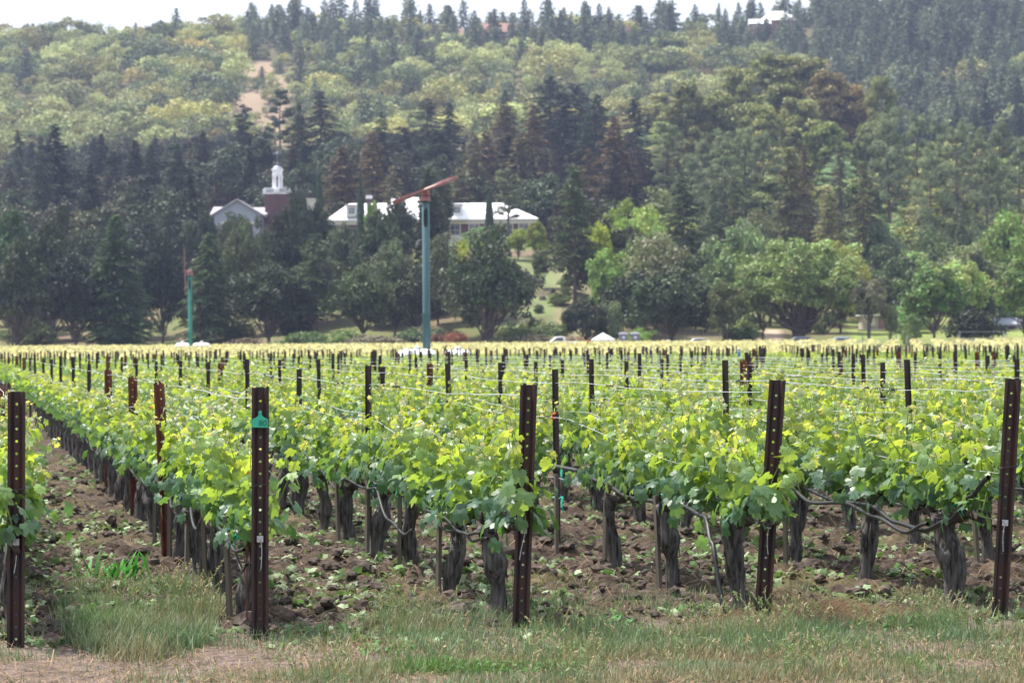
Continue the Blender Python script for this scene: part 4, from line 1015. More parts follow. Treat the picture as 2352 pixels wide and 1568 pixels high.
T('light', 1500, 430, 520, 90, (.11, .16, .05), 'light green crown left of the tall dark pine', G2)
T('bush', 1480, 460, 478, 130, (.17, .24, .06), 'bright shrubs on the rise behind the bright yellow green tree', G2)
T('oak', 552, 442, 511, 120, (.04, .052, .03), 'dark tree hiding the lower half of the church front', G2)
T('oak', 470, 450, 490, 90, DK, 'dark tree just left of the church gable', G2)
T('oak', 925, 448, 462, 90, DK, 'dark oak crown breaking the white roof left of the near wind machine', G2)
T('oak', 1003, 450, 402, 84, (.028, .04, .024), 'tall dark oak crown hiding the middle of the white roof', G2)
# brown and dark conifers behind the buildings
T('redwood', 790, 520, 335, 160, BRN, 'brownish conifer behind the left half of the white roof', G3)
T('redwood', 860, 540, 300, 130, BRN, 'brown conifer behind the brick chimney', G3)
T('redwood', 905, 505, 380, 100, BRG, 'grey brown conifer above the left rotor blade', G3)
T('redwood', 1060, 515, 385, 110, BRG, 'feathery grey green conifer behind the right rotor tip', G3)
T('redwood', 1118, 560, 300, 150, BRN, 'brown layered conifer left of the brown pair', G3)
T('redwood', 1165, 585, 240, 130, BRN, 'rusty brown conifer, left one of the tall brown pair', G3)
T('redwood', 1228, 580, 238, 130, (.11, .078, .05), 'rusty brown conifer, right one of the tall brown pair', G3)
T('redwood', 1197, 530, 315, 170, (.10, .088, .055), 'big dusty brown conifer behind the right end of the white roof', G3)
T('redwood', 1094, 540, 305, 100, BRG, 'narrow brownish conifer above the tall bare trunk conifer', G3)
T('redwood', 1355, 545, 340, 100, (.10, .085, .055), 'dusty conifer between two taller brown ones', G3)
T('redwood', 1415, 530, 268, 150, (.10, .07, .045), 'tall brown topped conifer with dark lower boughs, right of centre', G3)
T('fir', 1415, 505, 345, 120, (.042, .042, .034), 'dark conifer in front of the tall brown topped one', G3)
for (px, Y, top, w, lab) in [(45, 620, 298, 70, 'small dark conifer at the far left above the oaks'), (128, 560, 285, 110, 'dark pointed conifer on the left slope'), (95, 540, 345, 90, 'dark conifer lower left of the pointed one'),
    (262, 560, 345, 90, 'dark conifer on the left slope above the tall cedar'), (350, 590, 330, 90, 'dark conifer on the shaded left slope, beside the reddish shrubs'), (565, 640, 240, 60, 'slim dark conifer below the bare hillside patch'),
    (690, 650, 235, 80, 'dark conifer between the flat topped pine and the broad one'), (740, 655, 208, 100, 'broad dark conifer right of the bare hillside patch'), (610, 610, 300, 90, 'dark conifer behind the church spire'), (700, 590, 330, 100, 'dark conifer right of the church spire'),
    (880, 640, 255, 60, 'small dark conifer above the brown conifers'), (930, 630, 290, 100, 'dark conifer left of the two dark peaks'), (985, 650, 225, 110, 'dark conifer, left of the two dark peaks in the middle'), (1035, 645, 235, 100, 'dark conifer, right of the two dark peaks in the middle'),
    (1010, 600, 300, 150, 'dense dark conifer below the two dark peaks'), (960, 570, 345, 120, 'dark conifer above the near wind machine'), (1268, 690, 172, 140, 'large dark conifer above the brown pair'), (1325, 690, 190, 120, 'large dark conifer right of the highest dark one'),
    (1375, 680, 215, 100, 'dark conifer at the right end of the dark centre group'), (1300, 640, 240, 150, 'broad dark conifer under the two highest dark ones'), (1350, 610, 290, 120, 'shaded conifer behind the dusty ones'), (1462, 640, 225, 110, 'solitary dark conifer right of the dark centre group'), (1165, 690, 205, 70, 'narrow dark conifer left of the highest dark one'),
    (470, 600, 300, 80, 'dark conifer left of the bare hillside patch'), (410, 570, 330, 90, 'dark conifer on the left slope left of the church'), (210, 520, 370, 100, 'dark conifer rising straight behind the tall cedar'), (330, 500, 400, 110, 'dark conifer upper right of the tall cedar'), (440, 500, 400, 100, 'dark conifer left of the church gable'), (395, 470, 455, 100, 'shaded conifer lower left of the church gable')]:
    T(random.choice(['fir', 'spruce', 'spruce']), px, Y, top, w * random.uniform(1.1, 1.5), DKB if ntree[0] % 2 else (.034, .050, .030), lab, G3)
T('tallpine', 645, 655, 208, 78, (.025, .042, .026), 'dark flat topped pine in front of the bare hillside patch', G3, v=1)
# eucalyptus grove and right slope
for (px, Y, top, w, c, lab) in [(1580, 640, 198, 120, GUM, 'tall narrow gum tree left of the eucalyptus grove'), (1650, 640, 230, 130, GUM, 'gum tree with yellowish top at the left of the grove'), (1705, 690, 165, 150, GUM, 'high gum tree, left of the grove top'),
    (1785, 720, 137, 190, (.10, .115, .035), 'highest gum tree of the grove'), (1860, 720, 142, 150, (.10, .11, .035), 'gum tree right of the highest one'), (1905, 700, 178, 150, RUS, 'gum tree with orange brown crown'), (1965, 700, 205, 100, (.15, .115, .04), 'brownish gum tree at the right of the grove'),
    (2030, 690, 185, 90, GUM, 'small flat topped gum tree right of the grove'), (1840, 650, 235, 160, GUM, 'olive gum tree in the middle of the grove'), (1745, 640, 250, 150, GUM, 'olive gum tree lower left in the grove'), (1900, 620, 290, 140, (.10, .125, .04), 'gum tree low in the grove, yellow green'),
    (1680, 600, 330, 120, GUM, 'lower gum tree at the left foot of the grove'), (1800, 600, 345, 130, GUM, 'lower gum tree at the foot of the grove'), (2005, 620, 290, 100, (.09, .11, .05), 'olive tree right of the grove foot')]:
    T('gum', px, Y, top, w, c, lab, 'eucalyptus grove on the right hand slope')
for (px, Y, top, w, lab) in [(1535, 560, 290, 100, 'grey green pine left of the pine row'), (1620, 540, 325, 80, 'grey green pine, left of the pine row'), (1665, 535, 305, 90, 'grey green pine in the pine row'), (1715, 540, 300, 80, 'tall grey green pine in the pine row'), (1755, 535, 315, 90, 'grey green pine at the right of the pine row'), (1590, 520, 360, 90, 'lower grey green pine by the tall dark pine'),
    (2045, 545, 260, 100, 'tall thin pine with bare trunk right of the grove'), (2110, 550, 270, 90, 'pine with bare trunk on the right slope'), (2160, 540, 285, 80, 'slim pine among the right slope pines'), (2200, 530, 290, 90, 'grey green pine of the right slope trio'), (2245, 540, 295, 90, 'dense grey green pine on the right slope'), (2300, 530, 290, 100, 'grey green pine near the right edge'), (2345, 520, 330, 90, 'pine cut by the right edge'), (2270, 480, 360, 100, 'nearer pine with tall bare trunk at right'), (2140, 500, 350, 90, 'nearer pine among the right slope trunks')]:
    T('pine', px, Y, top, w, PIN, lab, 'grey green pines on the right hand slope')
T('redwood', 1818, 460, 342, 150, (.10, .105, .05), 'tall layered conifer behind the giant oak', G4)
T('redwood', 1850, 475, 330, 90, (.09, .07, .05), 'darker conifer touching the tall layered one on its right', G4)
T('redwood', 1985, 450, 368, 125, (.095, .10, .055), 'layered conifer right of the giant oak top', G4)
T('redwood', 1905, 440, 430, 130, (.12, .12, .06), 'soft pale green conifer between two layered ones', G4)
T('redwood', 1930, 500, 320, 80, (.065, .068, .045), 'slim grey conifer above the pale soft conifer', G4)
T('redwood', 1690, 450, 398, 110, (.085, .105, .06), 'pale conifer left of the tall layered one', G4)
T('redwood', 1640, 450, 420, 100, (.07, .09, .055), 'grey green conifer right of the tall dark pine', G4)
T('oak', 2130, 440, 530, 150, (.075, .10, .055), 'grey green tree above the dark lawn tree', G4)
T('oak', 2030, 450, 520, 130, (.06, .085, .05), 'dark tree above the shed and its olive', G4)
T('oak', 2210, 470, 495, 130, (.06, .08, .05), 'dark tree left of the vivid green crown', G4)
NMAN = ntree[0]

# fill of the same woods, only where nothing important would be hidden
def allowed(px, Y, top):
    if Y < 490 and 470 < px < 1250 and top < 560: return False
    if Y < 520 and 470 < px < 1250 and top < 450: return False
    if Y < 450 and 1180 < px < 1330: return False
    if Y < 372: return False
    if px > 1900 and Y < 385: return False
    return True
g = np.random.default_rng(99); placed = []
for Y0 in np.arange(380, 850, 13):
    for X0 in np.arange(-.2 * Y0, .2 * Y0, 12):
        X = X0 + g.uniform(-4, 4); Y = Y0 + g.uniform(-4, 4); px = CX + X / Y * F
        if g.random() < (.38 if px > 1500 and 490 < Y < 580 else .15): continue
        z = gz(X, Y); right = px > 1500
        if right: spn = g.choice(['oak', 'pine', 'gum', 'light', 'oak', 'gum']) if Y > 500 else g.choice(['oak', 'light', 'bush'])
        else: spn = g.choice(['oak', 'fir', 'oak', 'oak', 'oak', 'redwood'] if Y > 480 else ['oak', 'oak', 'bush'])
        if px > 1850 and Y > 700: spn = 'fir'
        h = {'oak': 10, 'fir': 14, 'redwood': 14, 'pine': 14, 'light': 10, 'bush': 3.5, 'gum': 15}[spn] * g.uniform(.75, 1.3)
        if Y > 640 and not right: h *= .85
        w = h * {'oak': 1.15, 'fir': .5, 'redwood': .5, 'pine': .45, 'light': .9, 'bush': 1.5, 'gum': .8}[spn]
        top = HY - (px - CX) * ROLL - (z + h - CH) / Y * F
        if not allowed(px, Y, top): continue
        if not right and top < 300 and px < 1450: continue
        c = np.array({'oak': (.048, .064, .035), 'fir': DKB, 'redwood': (.065, .062, .042), 'pine': PIN, 'light': (.08, .11, .045), 'bush': (.08, .11, .05), 'gum': (.08, .095, .04)}[spn])
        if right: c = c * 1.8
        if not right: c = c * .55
        c = c * g.uniform(.7, 1.35) * np.array([g.uniform(.85, 1.2), 1, g.uniform(.85, 1.15)])
        placed.append((spn, px, Y, top, w / Y * F, tuple(c)))
FL = {'gum': 'one of the olive gum trees filling the right slope', 'oak': 'one of the rounded trees filling the wooded slope between the named ones', 'fir': 'one of the plain dark conifers filling the wooded slope', 'redwood': 'one of the dull brownish conifers filling the wooded slope', 'pine': 'one of the smaller grey green pines filling the right slope', 'light': 'one of the leafy light green trees filling the right slope', 'bush': 'one of the low bushes at the foot of the wooded slope'}
for p in placed: T(*p, FL[p[0]], {'oak': 'rounded filler trees', 'gum': 'olive gum trees', 'fir': 'dark filler conifers', 'redwood': 'brownish filler conifers', 'pine': 'smaller pines', 'light': 'light green trees', 'bush': 'low bushes'}[p[0]] + ' on the wooded slope')
print('trees manual', NMAN, 'fill', len(placed))

# undergrowth at the foot of the belt
for i, (px, Y, top, w, c, lab) in enumerate([(700, 364, 762, 130, (.07, .12, .04), 'low green bushes under the layered cedar'), (790, 366, 755, 90, (.09, .13, .05), 'low bush between the layered cedar and the oak'), (960, 364, 752, 120, (.06, .09, .045), 'grey green brush at the foot of the near wind machine trees'),
        (1045, 362, 762, 60, (.16, .07, .045), 'reddish brown low brush right of the near wind machine'), (1000, 360, 765, 50, (.13, .07, .05), 'reddish dry brush behind the near wind machine'), (1190, 366, 745, 110, (.09, .12, .05), 'green brush right of the dark round oak trunk'), (1260, 368, 740, 110, (.10, .14, .06), 'low brush at the foot of the grassy slope'),
        (1225, 358, 768, 140, (.13, .12, .085), 'dry greyish brush behind the white pickup'), (1470, 362, 755, 70, (.12, .19, .05), 'bright low bush right of the toilets'), (560, 360, 775, 90, (.10, .08, .06), 'dry brown brush left of the distant wind machine oak'), (1310, 358, 772, 90, (.14, .11, .08), 'dry brush left of the white tent'),
        (1700, 366, 745, 110, (.06, .10, .04), 'dark undergrowth left of the giant oak trunk'), (2090, 366, 735, 60, (.10, .14, .06), 'low bush between shed and lawn tree'), (2240, 372, 710, 150, DK, 'dark hedge like bushes behind the lawn'), (870, 362, 770, 160, (.08, .075, .06), 'dry dark brush below the oaks left of the near wind machine')]):
    T('bush', px, Y, top, w, c, lab, 'brush at the foot of the trees')

g = np.random.default_rng(77)
for i in range(16):
    px, Y = g.uniform(1190, 1330), g.uniform(374, 428); z = gz((px - CX) / F * Y, Y); hh = g.uniform(.8, 1.9)
    T('bush', px, Y, HY - (px - CX) * ROLL - (z + hh - CH) / Y * F, hh * g.uniform(1.3, 2) / Y * F, tuple(np.array([.09, .12, .055]) * g.uniform(.6, 1.5)), 'small scrubby bush scattered on the grassy slope below the building', 'scrub on the grassy slope')
# ---- the hill behind: crowns small in the picture
def hill_crown(seed, con):
    g = np.random.default_rng(seed); mb = MB()
    if con:
        for i in range(60):
            t = .08 + .92 * (i + g.random()) / 60; L = .5 * (1 - t) ** (.42 + .11 * (seed % 4)) * g.uniform(.5, 1.3) + .02; a = i * 2.4; n = max(4, int(34 * L * 2)); u = g.random(n) ** .7
            P = np.stack([np.cos(a) * L * u, np.sin(a) * L * u, t - .10 * L * u], -1) + g.normal(size=(n, 3)) * [.035, .035, .012]
            leaves(mb, P, g.normal(size=(n, 3)) * .5 + [0, 0, 1], np.stack([np.cos(a) + 0 * u, np.sin(a) + 0 * u, -.3 + 0 * u], -1) + g.normal(size=(n, 3)) * .3, g.uniform(.03, .06, n), (1, 1, 1), LT_CARD)
        mb.tube([(0, 0, -.1), (0, 0, .95)], [.02, .004], 4, mat=1)
    else:
        C = rand_dirs(15, g) * [.34, .34, .26] + [0, 0, .56]; C[:, 2] = np.abs(C[:, 2] - .3) + .3
        for c in C: blob_cards(mb, g, c, g.uniform(.12, .22), 75, .036, (g.uniform(.85, 1.15),) * 3, squash=.9)
        mb.tube([(0, 0, -.15), (0, 0, .4)], [.03, .02], 4, mat=1)
    return mb
HC = {c: [hill_crown(700 + i + 50 * c, c) for i in range(4)] for c in (0, 1)}
HM = {c: [m.mesh('hill_tree', [M['needle' if c else 'leaf'], M['bark']]) for m in HC[c]] for c in (0, 1)}
g = np.random.default_rng(123); hill = []
Y = 830.0
while Y < 1185:
    sp_ = 8.8 + (Y - 830) / 300; X = -.215 * Y
    while X < .215 * Y:
        X += sp_ * g.uniform(.55, 1.3) * (.72 if CX + X / Y * F > 1850 else 1); y = Y + g.uniform(-4, 4); px = CX + X / y * F
        cl = float(clearing(np.array(px), np.array(y)))
        if cl > .4 and g.random() > .55: continue
        zt = gz(X, y); ypx = HY - (zt - CH) / y * F
        nn = float(wnoise(np.array(X), np.array(y), 60, 7))
        pc = .02 + .75 * np.clip((px - 1700) / 250, 0, 1) + (.56 if (px > 560 and ypx < 130 + .02 * (px - 560)) else 0) + (.25 if px > 560 else 0) * (nn > .4)
        con = g.random() < pc
        if con: h = 6 + 13 * g.random() ** 1.7; w = (3.2 + .42 * h) * g.uniform(.75, 1.25)
        else: h = 4.5 + 9 * g.random() ** 1.6; w = h * g.uniform(1.0, 1.7)
        if cl > .4: h = g.uniform(3, 6); w = h * 1.1
        far = np.clip((y - 900) / 300, 0, 1)
        if con: c = np.array([.085, .105, .07])
        else:
            c = np.array([.18, .205, .105]) * (1 + .2 * nn); q = g.random()
            if q < .2: c = c * [1.12, 1.0, .8]
            elif q < .48: c = c * [.42, .48, .5]
            elif q < .50: c = c * [1.2, .9, .85]
        c = c * g.uniform(.62, 1.3)
        hill.append((y, X, zt, con, h, w, tuple(c), px, ypx))
    Y += sp_ * .92
near_sorted = sorted(range(len(hill)), key=lambda i: hill[i][0] if -30 < hill[i][7] < 2380 else 1e9)
cnt = {0: 0, 1: 0}; solo_i = set()
for i in near_sorted:
    c = int(hill[i][3])
    if cnt[c] < 280: solo_i.add(i); cnt[c] += 1
print('hill', len(hill))
mass = {0: MB(), 1: MB()}
for i, (y, X, zt, con, h, w, c, px, ypx) in enumerate(hill):
    c_ = int(con); a = random.uniform(0, 6.28)
    if i in solo_i:
        o = link('hillside_conifer' if con else 'hillside_shrub', HM[c_][i % 4], loc=(X, y, zt - .3)); o.scale = (w, w, h); o.rotation_euler = (0, 0, a); o.color = (*c, 1)
        tag(o, 'one of the conifers standing on the far hillside' if con else 'one of the rounded trees covering the far hillside', 'tree', 'conifers on the far hillside' if con else 'rounded trees on the far hillside')
    else:
        src = HC[c_][i % 4]; V = np.concatenate(src.V); ca, sa = math.cos(a), math.sin(a)
        V = V @ np.array([[ca, sa, 0], [-sa, ca, 0], [0, 0, 1]]) * [w, w, h] + [X, y, zt - .3]
        m = mass[c_]; off = m.n; m.V.append(V); m.C.append(np.concatenate(src.C) * c); m.n += len(V)
        for f, mm in zip(src.F, src.M): m.F.append(f + off); m.M.append(mm)
tag(mass[0].build('chaparral', [M['leaf'], M['bark']]), 'mass of rounded trees and chaparral on the upper hill', 'woodland', kind='stuff')
tag(mass[1].build('conifer_forest', [M['needle'], M['bark']]), 'mass of hazy conifers along the ridge and right hill', 'forest', kind='stuff')

# ------------------------------------------------------------------ buildings on the rise
def prism_roof(mb, x0, x1, y0, y1, z0, z1, hipl, hipr, mat=0, over=.5):
    """ridge along x, eaves at z0, ridge at z1"""
    x0 -= over; x1 += over; y0 -= over; y1 += over; ym = (y0 + y1) / 2
    V = [(x0, y0, z0), (x1, y0, z0), (x1, y1, z0), (x0, y1, z0), (x0 + hipl, ym, z1), (x1 - hipr, ym, z1)]
    V += [(a, b, z0 - .25) for a, b, c in V[:4]]
    mb.add(V, [[0, 1, 5, 4], [2, 3, 4, 5], [1, 2, 5], [3, 0, 4], [0, 6, 7, 1], [1, 7, 8, 2], [2, 8, 9, 3], [3, 9, 6, 0], [6, 9, 8, 7]], mat)
def window(parent, x, y, z, w, h, frame=None, name='window', panes=(2, 3)):
    mb = MB(); fr = .14
    for (cx, cz, ww, hh) in ((x, z + h / 2 - fr / 2, w, fr), (x, z - h / 2 + fr / 2, w, fr), (x - w / 2 + fr / 2, z, fr, h - 2 * fr), (x + w / 2 - fr / 2, z, fr, h - 2 * fr)): mb.box((cx, y - .05, cz), (ww, .18, hh))
    for i in range(1, panes[0]): mb.box((x - w / 2 + fr + (w - 2 * fr) * i / panes[0], y - .03, z), (.05, .08, h - 2 * fr))
    for i in range(1, panes[1]): mb.box((x, y - .035, z - h / 2 + fr + (h - 2 * fr) * i / panes[1]), (w - 2 * fr, .07, .05))
    f = mb.build(name, frame or M['cream_trim'], parent)
    m2 = MB(); m2.box((x, y + .0, z), (w - 2 * fr, .04, h - 2 * fr)); m2.build('pane', M['glass'], f); return f
def building():
    Y = 474.0; O = Vector(((995 - CX) / F * Y, Y, 0)); r = empty('seminary_building', (O.x, O.y, 0))
    X = lambda px: (px - 995) / F * Y
    Z = lambda py, px=1000: at(px, py, Y).z
    zb = gz(O.x, Y) - 2; ze = Z(503); zr = Z(461); zt = Z(448)
    L, A, B, Rr = X(757), X(883), X(1068), X(1232)
    w = MB(); w.box(((L + Rr) / 2, 7, (zb + ze) / 2), (Rr - L, 13, ze - zb)); w.build('wall', M['brick'], r)
    # cream eaves band and base band
    t = MB(); t.box(((L + Rr) / 2, .42, ze - .45), (Rr - L + .4, .25, .8)); t.box(((L + Rr) / 2, .40, Z(545)), (Rr - L + .3, .22, .45)); t.box(((L + Rr) / 2, .40, Z(545) - 1.6), (Rr - L + .3, .20, 2.7)); t.build('trim_band', M['cream_trim'], r)
    a = MB(); prism_roof(a, L, A + 2, .5, 13.5, ze, zr, 3.6, .1); ra = a.build('roof', M['white_roof'], r)
    a = MB(); prism_roof(a, A - 1, B, -.3, 14.3, ze + .02, zt, 2.6, 5.2); a.build('roof', M['white_roof'], r)
    a = MB(); prism_roof(a, B - 2, Rr, .5, 13.5, ze + .01, zr - .1, .1, 6.0); rc = a.build('roof', M['white_roof'], r)
    for px in (1052, 810):
        x = X(px); d = MB(); zc = Z(483); d.box((x, 2.4, zc), (1.9, 4.4, 1.9)); d.box((x, 2.2, zc + 1.02), (2.3, 4.9, .14)); dm = d.build('dormer', M['white_paint'], r); window(dm, x, .18, zc + .05, 1.35, 1.35, M['white_paint'], panes=(3, 3))
    for px in (780, 1012, 1047, 1091, 1128, 1168, 1205): window(r, X(px), .5, Z(523), 1.9, 2.7, M['cream_trim'])
    for px in (1047, 1091, 1168): window(r, X(px), .5, Z(560), 1.7, 1.6, M['cream_trim'], panes=(2, 2))
    c = MB(); c.box((X(848), 3.0, (Z(480) + Z(452)) / 2), (.75, .9, Z(452) - Z(485))); ch = c.build('chimney', M['brick'], ra); c = MB(); c.box((X(848), 3.0, Z(449.5)), (1.05, 1.15, .55)); c.build('chimney_cap', M['white_paint'], ch)
    q = MB()   # corner quoins at the right end
    for i in range(7): q.box((Rr - .25, .44, Z(512) - i * .62), (.6 if i % 2 else .85, .20, .4))
    q.build('corner_stones', M['cream_trim'], r)
    tag(r, 'long brick building with white hipped roofs, dormers and cream windows on the rise', 'building')
    s = MB(); x = X(720); zc = Z(464); s.box((x, 4, (Z(453) + zb) / 2), (2.3, 2.3, Z(453) - zb)); s.box((x, 4, Z(452.4)), (2.6, 2.6, .2))
    o = s.build('stair_tower', M['cream_trim'], loc=(O.x, O.y, 0)); tag(o, 'small plain cream tower block left of the long white roof', 'tower')
M['wc0'] = simple('weathered_cross', (.14, .15, .20), .6)
def church():
    Y = 470.0; O = Vector(((548 - CX) / F * Y, Y, 0)); r = empty('church', (O.x, O.y, 0))
    X = lambda px: (px - 548) / F * Y
    Z = lambda py, px=548: at(px, py, Y).z
    zb = gz(O.x, Y) - 2
    hw = (X(600) - X(492)) / 2; za = Z(456); ze = Z(489); xc = X(547)
    m = MB(); V = [(xc - hw, 0, zb), (xc + hw, 0, zb), (xc + hw, 0, ze), (xc, 0, za - .35), (xc - hw, 0, ze)]; V += [(a, 12, c) for a, b, c in V]
    m.add(V, [[0, 1, 2, 3, 4], [9, 8, 7, 6, 5], [0, 5, 6, 1], [1, 6, 7, 2], [4, 9, 5, 0]]); m.build('wall', M['grey_wall'], r)
    m = MB(); ov = .5
    for sg in (-1, 1):
        a = np.array([xc, ze, za]); V = [(xc, -.5, za), (xc + sg * (hw + ov), -.5, ze - .3), (xc + sg * (hw + ov), 12.5, ze - .3), (xc, 12.5, za)]; V += [(x, y, z - .28) for x, y, z in V]
        m.add(V, [[0, 1, 2, 3], [7, 6, 5, 4], [0, 4, 5, 1], [1, 5, 6, 2], [2, 6, 7, 3]])
    rf = m.build('roof', M['shingle'], r)
    # arched brick door surround with cream moulding
    m = MB(); n = 16; aw = (X(587) - X(511)) / 2; t = np.linspace(-1, 1, n); arc = Z(514) - .15 + (Z(503) - Z(514)) * np.cos(t * math.pi / 2) ** .9
    V = [(xc + u * aw * .93, -.06, z) for u, z in zip(t, arc)] + [(xc + u * aw * .93, -.06, zb) for u in t]
    m.add(V, [[n + i, n + i + 1, i + 1, i] for i in range(n - 1)]); m.build('door_recess', M['brick'], r)
    m = MB(); m.tube([(xc + u * aw, -.10, z + .14) for u, z in zip(t, arc)], .20, 6); m.build('arch_moulding', M['cream_trim'], r)
    # lower side wings
    for x0, x1, zr_, name in ((X(484), X(535), Z(468), 'wing_roof'), (X(560), X(603), Z(470), 'wing_roof')):
        m = MB(); prism_roof(m, x0, x1, 5, 15, Z(484) - .4, zr_ , .1, .1); m.build(name, M['shingle'], r)
        m = MB(); m.box(((x0 + x1) / 2, 10, (zb + Z(486)) / 2), (x1 - x0 - .2, 9, Z(486) - zb)); m.build('wing_wall', M['grey_wall'], r)
    tag(r, 'church with pale grey gabled front and arched brick doorway', 'church')
    # bell tower
    tx = X(631); ty = 8.0; T_ = empty('church_tower', (O.x + tx, O.y + ty, 0)); kf = (Y + ty) / Y
    Z2 = lambda py: at(631, py, Y + ty).z
    tw = (658 - 603) / F * (Y + ty)
    m = MB(); m.box((0, 0, (zb + Z2(447)) / 2), (tw * .98, tw * .98, Z2(447) - zb)); m.build('brick_shaft', M['brick'], T_)
    m = MB(); zz0, zz1 = Z2(447), Z2(433)
    m.box((0, 0, zz0 + .1), (tw + .15, tw + .15, .22)); m.box((0, 0, zz1 - .08), (tw + .15, tw + .15, .16))
    for sx, sy in ((-1, -1), (1, -1), (1, 1), (-1, 1), (0, -1), (0, 1), (1, 0), (-1, 0)): m.box((sx * tw / 2, sy * tw / 2, (zz0 + zz1) / 2), (.55 if sx and sy else .9, .55 if sx and sy else .9, zz1 - zz0 - .36))
    for i in range(15):
        q = -tw / 2 + tw * (i + .5) / 15
        for sg in (-1, 1): m.box((q, sg * tw / 2, (zz0 + zz1) / 2), (.11, .11, zz1 - zz0 - .36)); m.box((sg * tw / 2, q, (zz0 + zz1) / 2), (.11, .11, zz1 - zz0 - .36))
    m.build('balustrade', M['white_paint'], T_)
    lw = (641 - 618) / F * (Y + ty) / 2; lz0, lz1 = Z2(434), Z2(404)
    for i in range(8):
        a = i * math.pi / 4 + math.pi / 8; m = MB(); m.lathe([(.20, lz0), (.19, lz0 + .3), (.16, lz0 + .35), (.14, lz1 - .3), (.20, lz1 - .2), (.20, lz1)], 8, c=(math.cos(a) * lw * .88, math.sin(a) * lw * .88, 0)); m.build('column', M['white_paint'], T_)
    m = MB(); m.lathe([(0, lz0), (lw * .42, lz0), (lw * .42, lz1), (0, lz1)], 10); m.build('lantern_gap_dark', M['dark'], T_)  # near-black solid: the dark between the open columns put into its colour
    m = MB(); m.lathe([(lw * .7, lz1), (lw, lz1), (lw, lz1 + .85), (lw * 1.2, lz1 + .95), (lw * 1.22, lz1 + 1.15), (lw * .9, lz1 + 1.2)], 16); m.build('cornice', M['white_paint'], T_)
    dz0 = lz1 + 1.18; dz1 = Z2(381); t = np.linspace(0, 1, 9)
    m = MB(); m.lathe([(lw * .98 * math.cos(u * 1.5), dz0 + (dz1 - dz0) * math.sin(u * math.pi / 2)) for u in t], 16); m.build('dome', M['dome_metal'], T_, smooth=True)
    m = MB(); top = Z2(349); m.lathe([(.22, dz1 - .1), (.10, dz1 + .5), (.06, top - .9), (.05, top)], 8); cz = Z2(352.5)
    m.box((0, 0, cz), (1.1, .16, .2)); m.box((0, 0, cz), (.22, .18, 1.5))
    for sx, sz in ((-1, 0), (1, 0), (0, 1)): m.box((sx * .62, 0, cz + sz * .85), (.34, .2, .34))
    m.lathe([(0, cz - .42), (.42, cz), (0, cz + .42)], 10); m.build('cross', M['wc0'], T_)
    tag(T_, 'red brick church tower with white lantern, dome and cross', 'tower')
building(); church()

def house(name, px, py, Y, w, d, h, rh, wall, roof, label, hip=.1, door=None, nwin=3, zb=None, rz=0):
    X = (px - CX) / F * Y; z = (at(px, py, Y).z - h) if zb is None else zb
    r = empty(name, (X, Y, z), rz); m = MB(); m.box((0, d / 2, h / 2 - 1), (w, d, h + 2)); m.build('wall', wall, r)
    m = MB(); prism_roof(m, -w / 2, w / 2, 0, d, h, h + rh, hip, hip, over=.4); m.build('roof', roof, r)
    for i in range(nwin):
        x = -w / 2 + w * (i + .5) / nwin
        if door is not None and i == door:
            m = MB(); m.box((x, -.03, 1.05), (1.0, .1, 2.1)); m.build('door', M['brick'], r)
        else: window(r, x, 0, h * .55, 1.0, 1.1, M['cream_trim'], panes=(2, 2))
    tag(r, label, 'house')
M['terracotta'] = simple('terracotta', (.26, .15, .125), .8, noise=.2, nscale=1)
house('ridge_house', 1150, 74, 1094, 17, 9, 4, 4, M['terracotta'], M['terracotta'], 'reddish house with steep gables on the middle of the ridge', hip=2, nwin=5)
house('ridge_house', 1048, 80, 1096, 7, 7, 3.5, 3, M['cream_trim'], M['terracotta'], 'small pale reddish house on the ridge left of the steep gabled one', nwin=2)
house('ridge_house', 1432, 70, 1094, 6, 7, 3.5, 3, M['terracotta'], M['terracotta'], 'small red house among ridge trees right of centre', nwin=2)
house('ridge_house', 1795, 46, 1090, 15, 10, 5, 4, M['terracotta'], M['white_paint'], 'large house with bright pale roof on the right part of the ridge', hip=6, nwin=5)
house('ridge_house', 1752, 54, 1088, 8, 7, 3, 2, M['terracotta'], M['white_paint'], 'low annex with bright roof left of the large ridge house', nwin=3)
# shed and cottages behind the vineyard at the right
def shed():
    Y = 398.0; X = (2010 - CX) / F * Y; z = gz(X, Y); h = at(2008, 724, Y).z - z - .1
    r = empty('shed', (X, Y, z)); w = 3.7; m = MB(); m.box((0, 2, h / 2 - .5), (w, 4, h + 1)); m.build('wall', simple('shed_wall', (.42, .38, .33), .8, noise=.35, nscale=.8), r)
    m = MB(); m.box((0, 1.9, h + .10), (w + .8, 5.0, .16)); m.build('roof', M['white_paint'], r)
    m = MB(); m.box((.95, -.05, 1.1), (1.0, .08, 2.2)); m.build('door', M['terracotta'], r)
    m = MB(); m.box((1.75, -.05, .8), (.5, .08, 1.5)); m.build('board', M['brick'], r)
    m = MB(); m.box((-.4, -.05, h * .62), (.8, .08, 1.1)); m.build('shutter', M['cream_trim'], r)
    m = MB(); m.box((-.3, -.7, .10), (w + 1, 1.3, .18)); m.build('porch_step', M['cream_trim'], r)
    tag(r, 'small weathered white shed with rusty door right of the giant oak', 'shed')
shed()
house('cottage', 2050, 706, 412, 2.2, 4, 2.6, 1.0, M['white_paint'], M['grey_wall'], 'corner of a white cottage behind the shed', nwin=1)
house('cottage', 2324, 744, 402, 4.0, 4, 2.2, .9, M['grey_wall'], M['grey_wall'], 'grey cottage under the trees near the right edge', nwin=3, door=1)

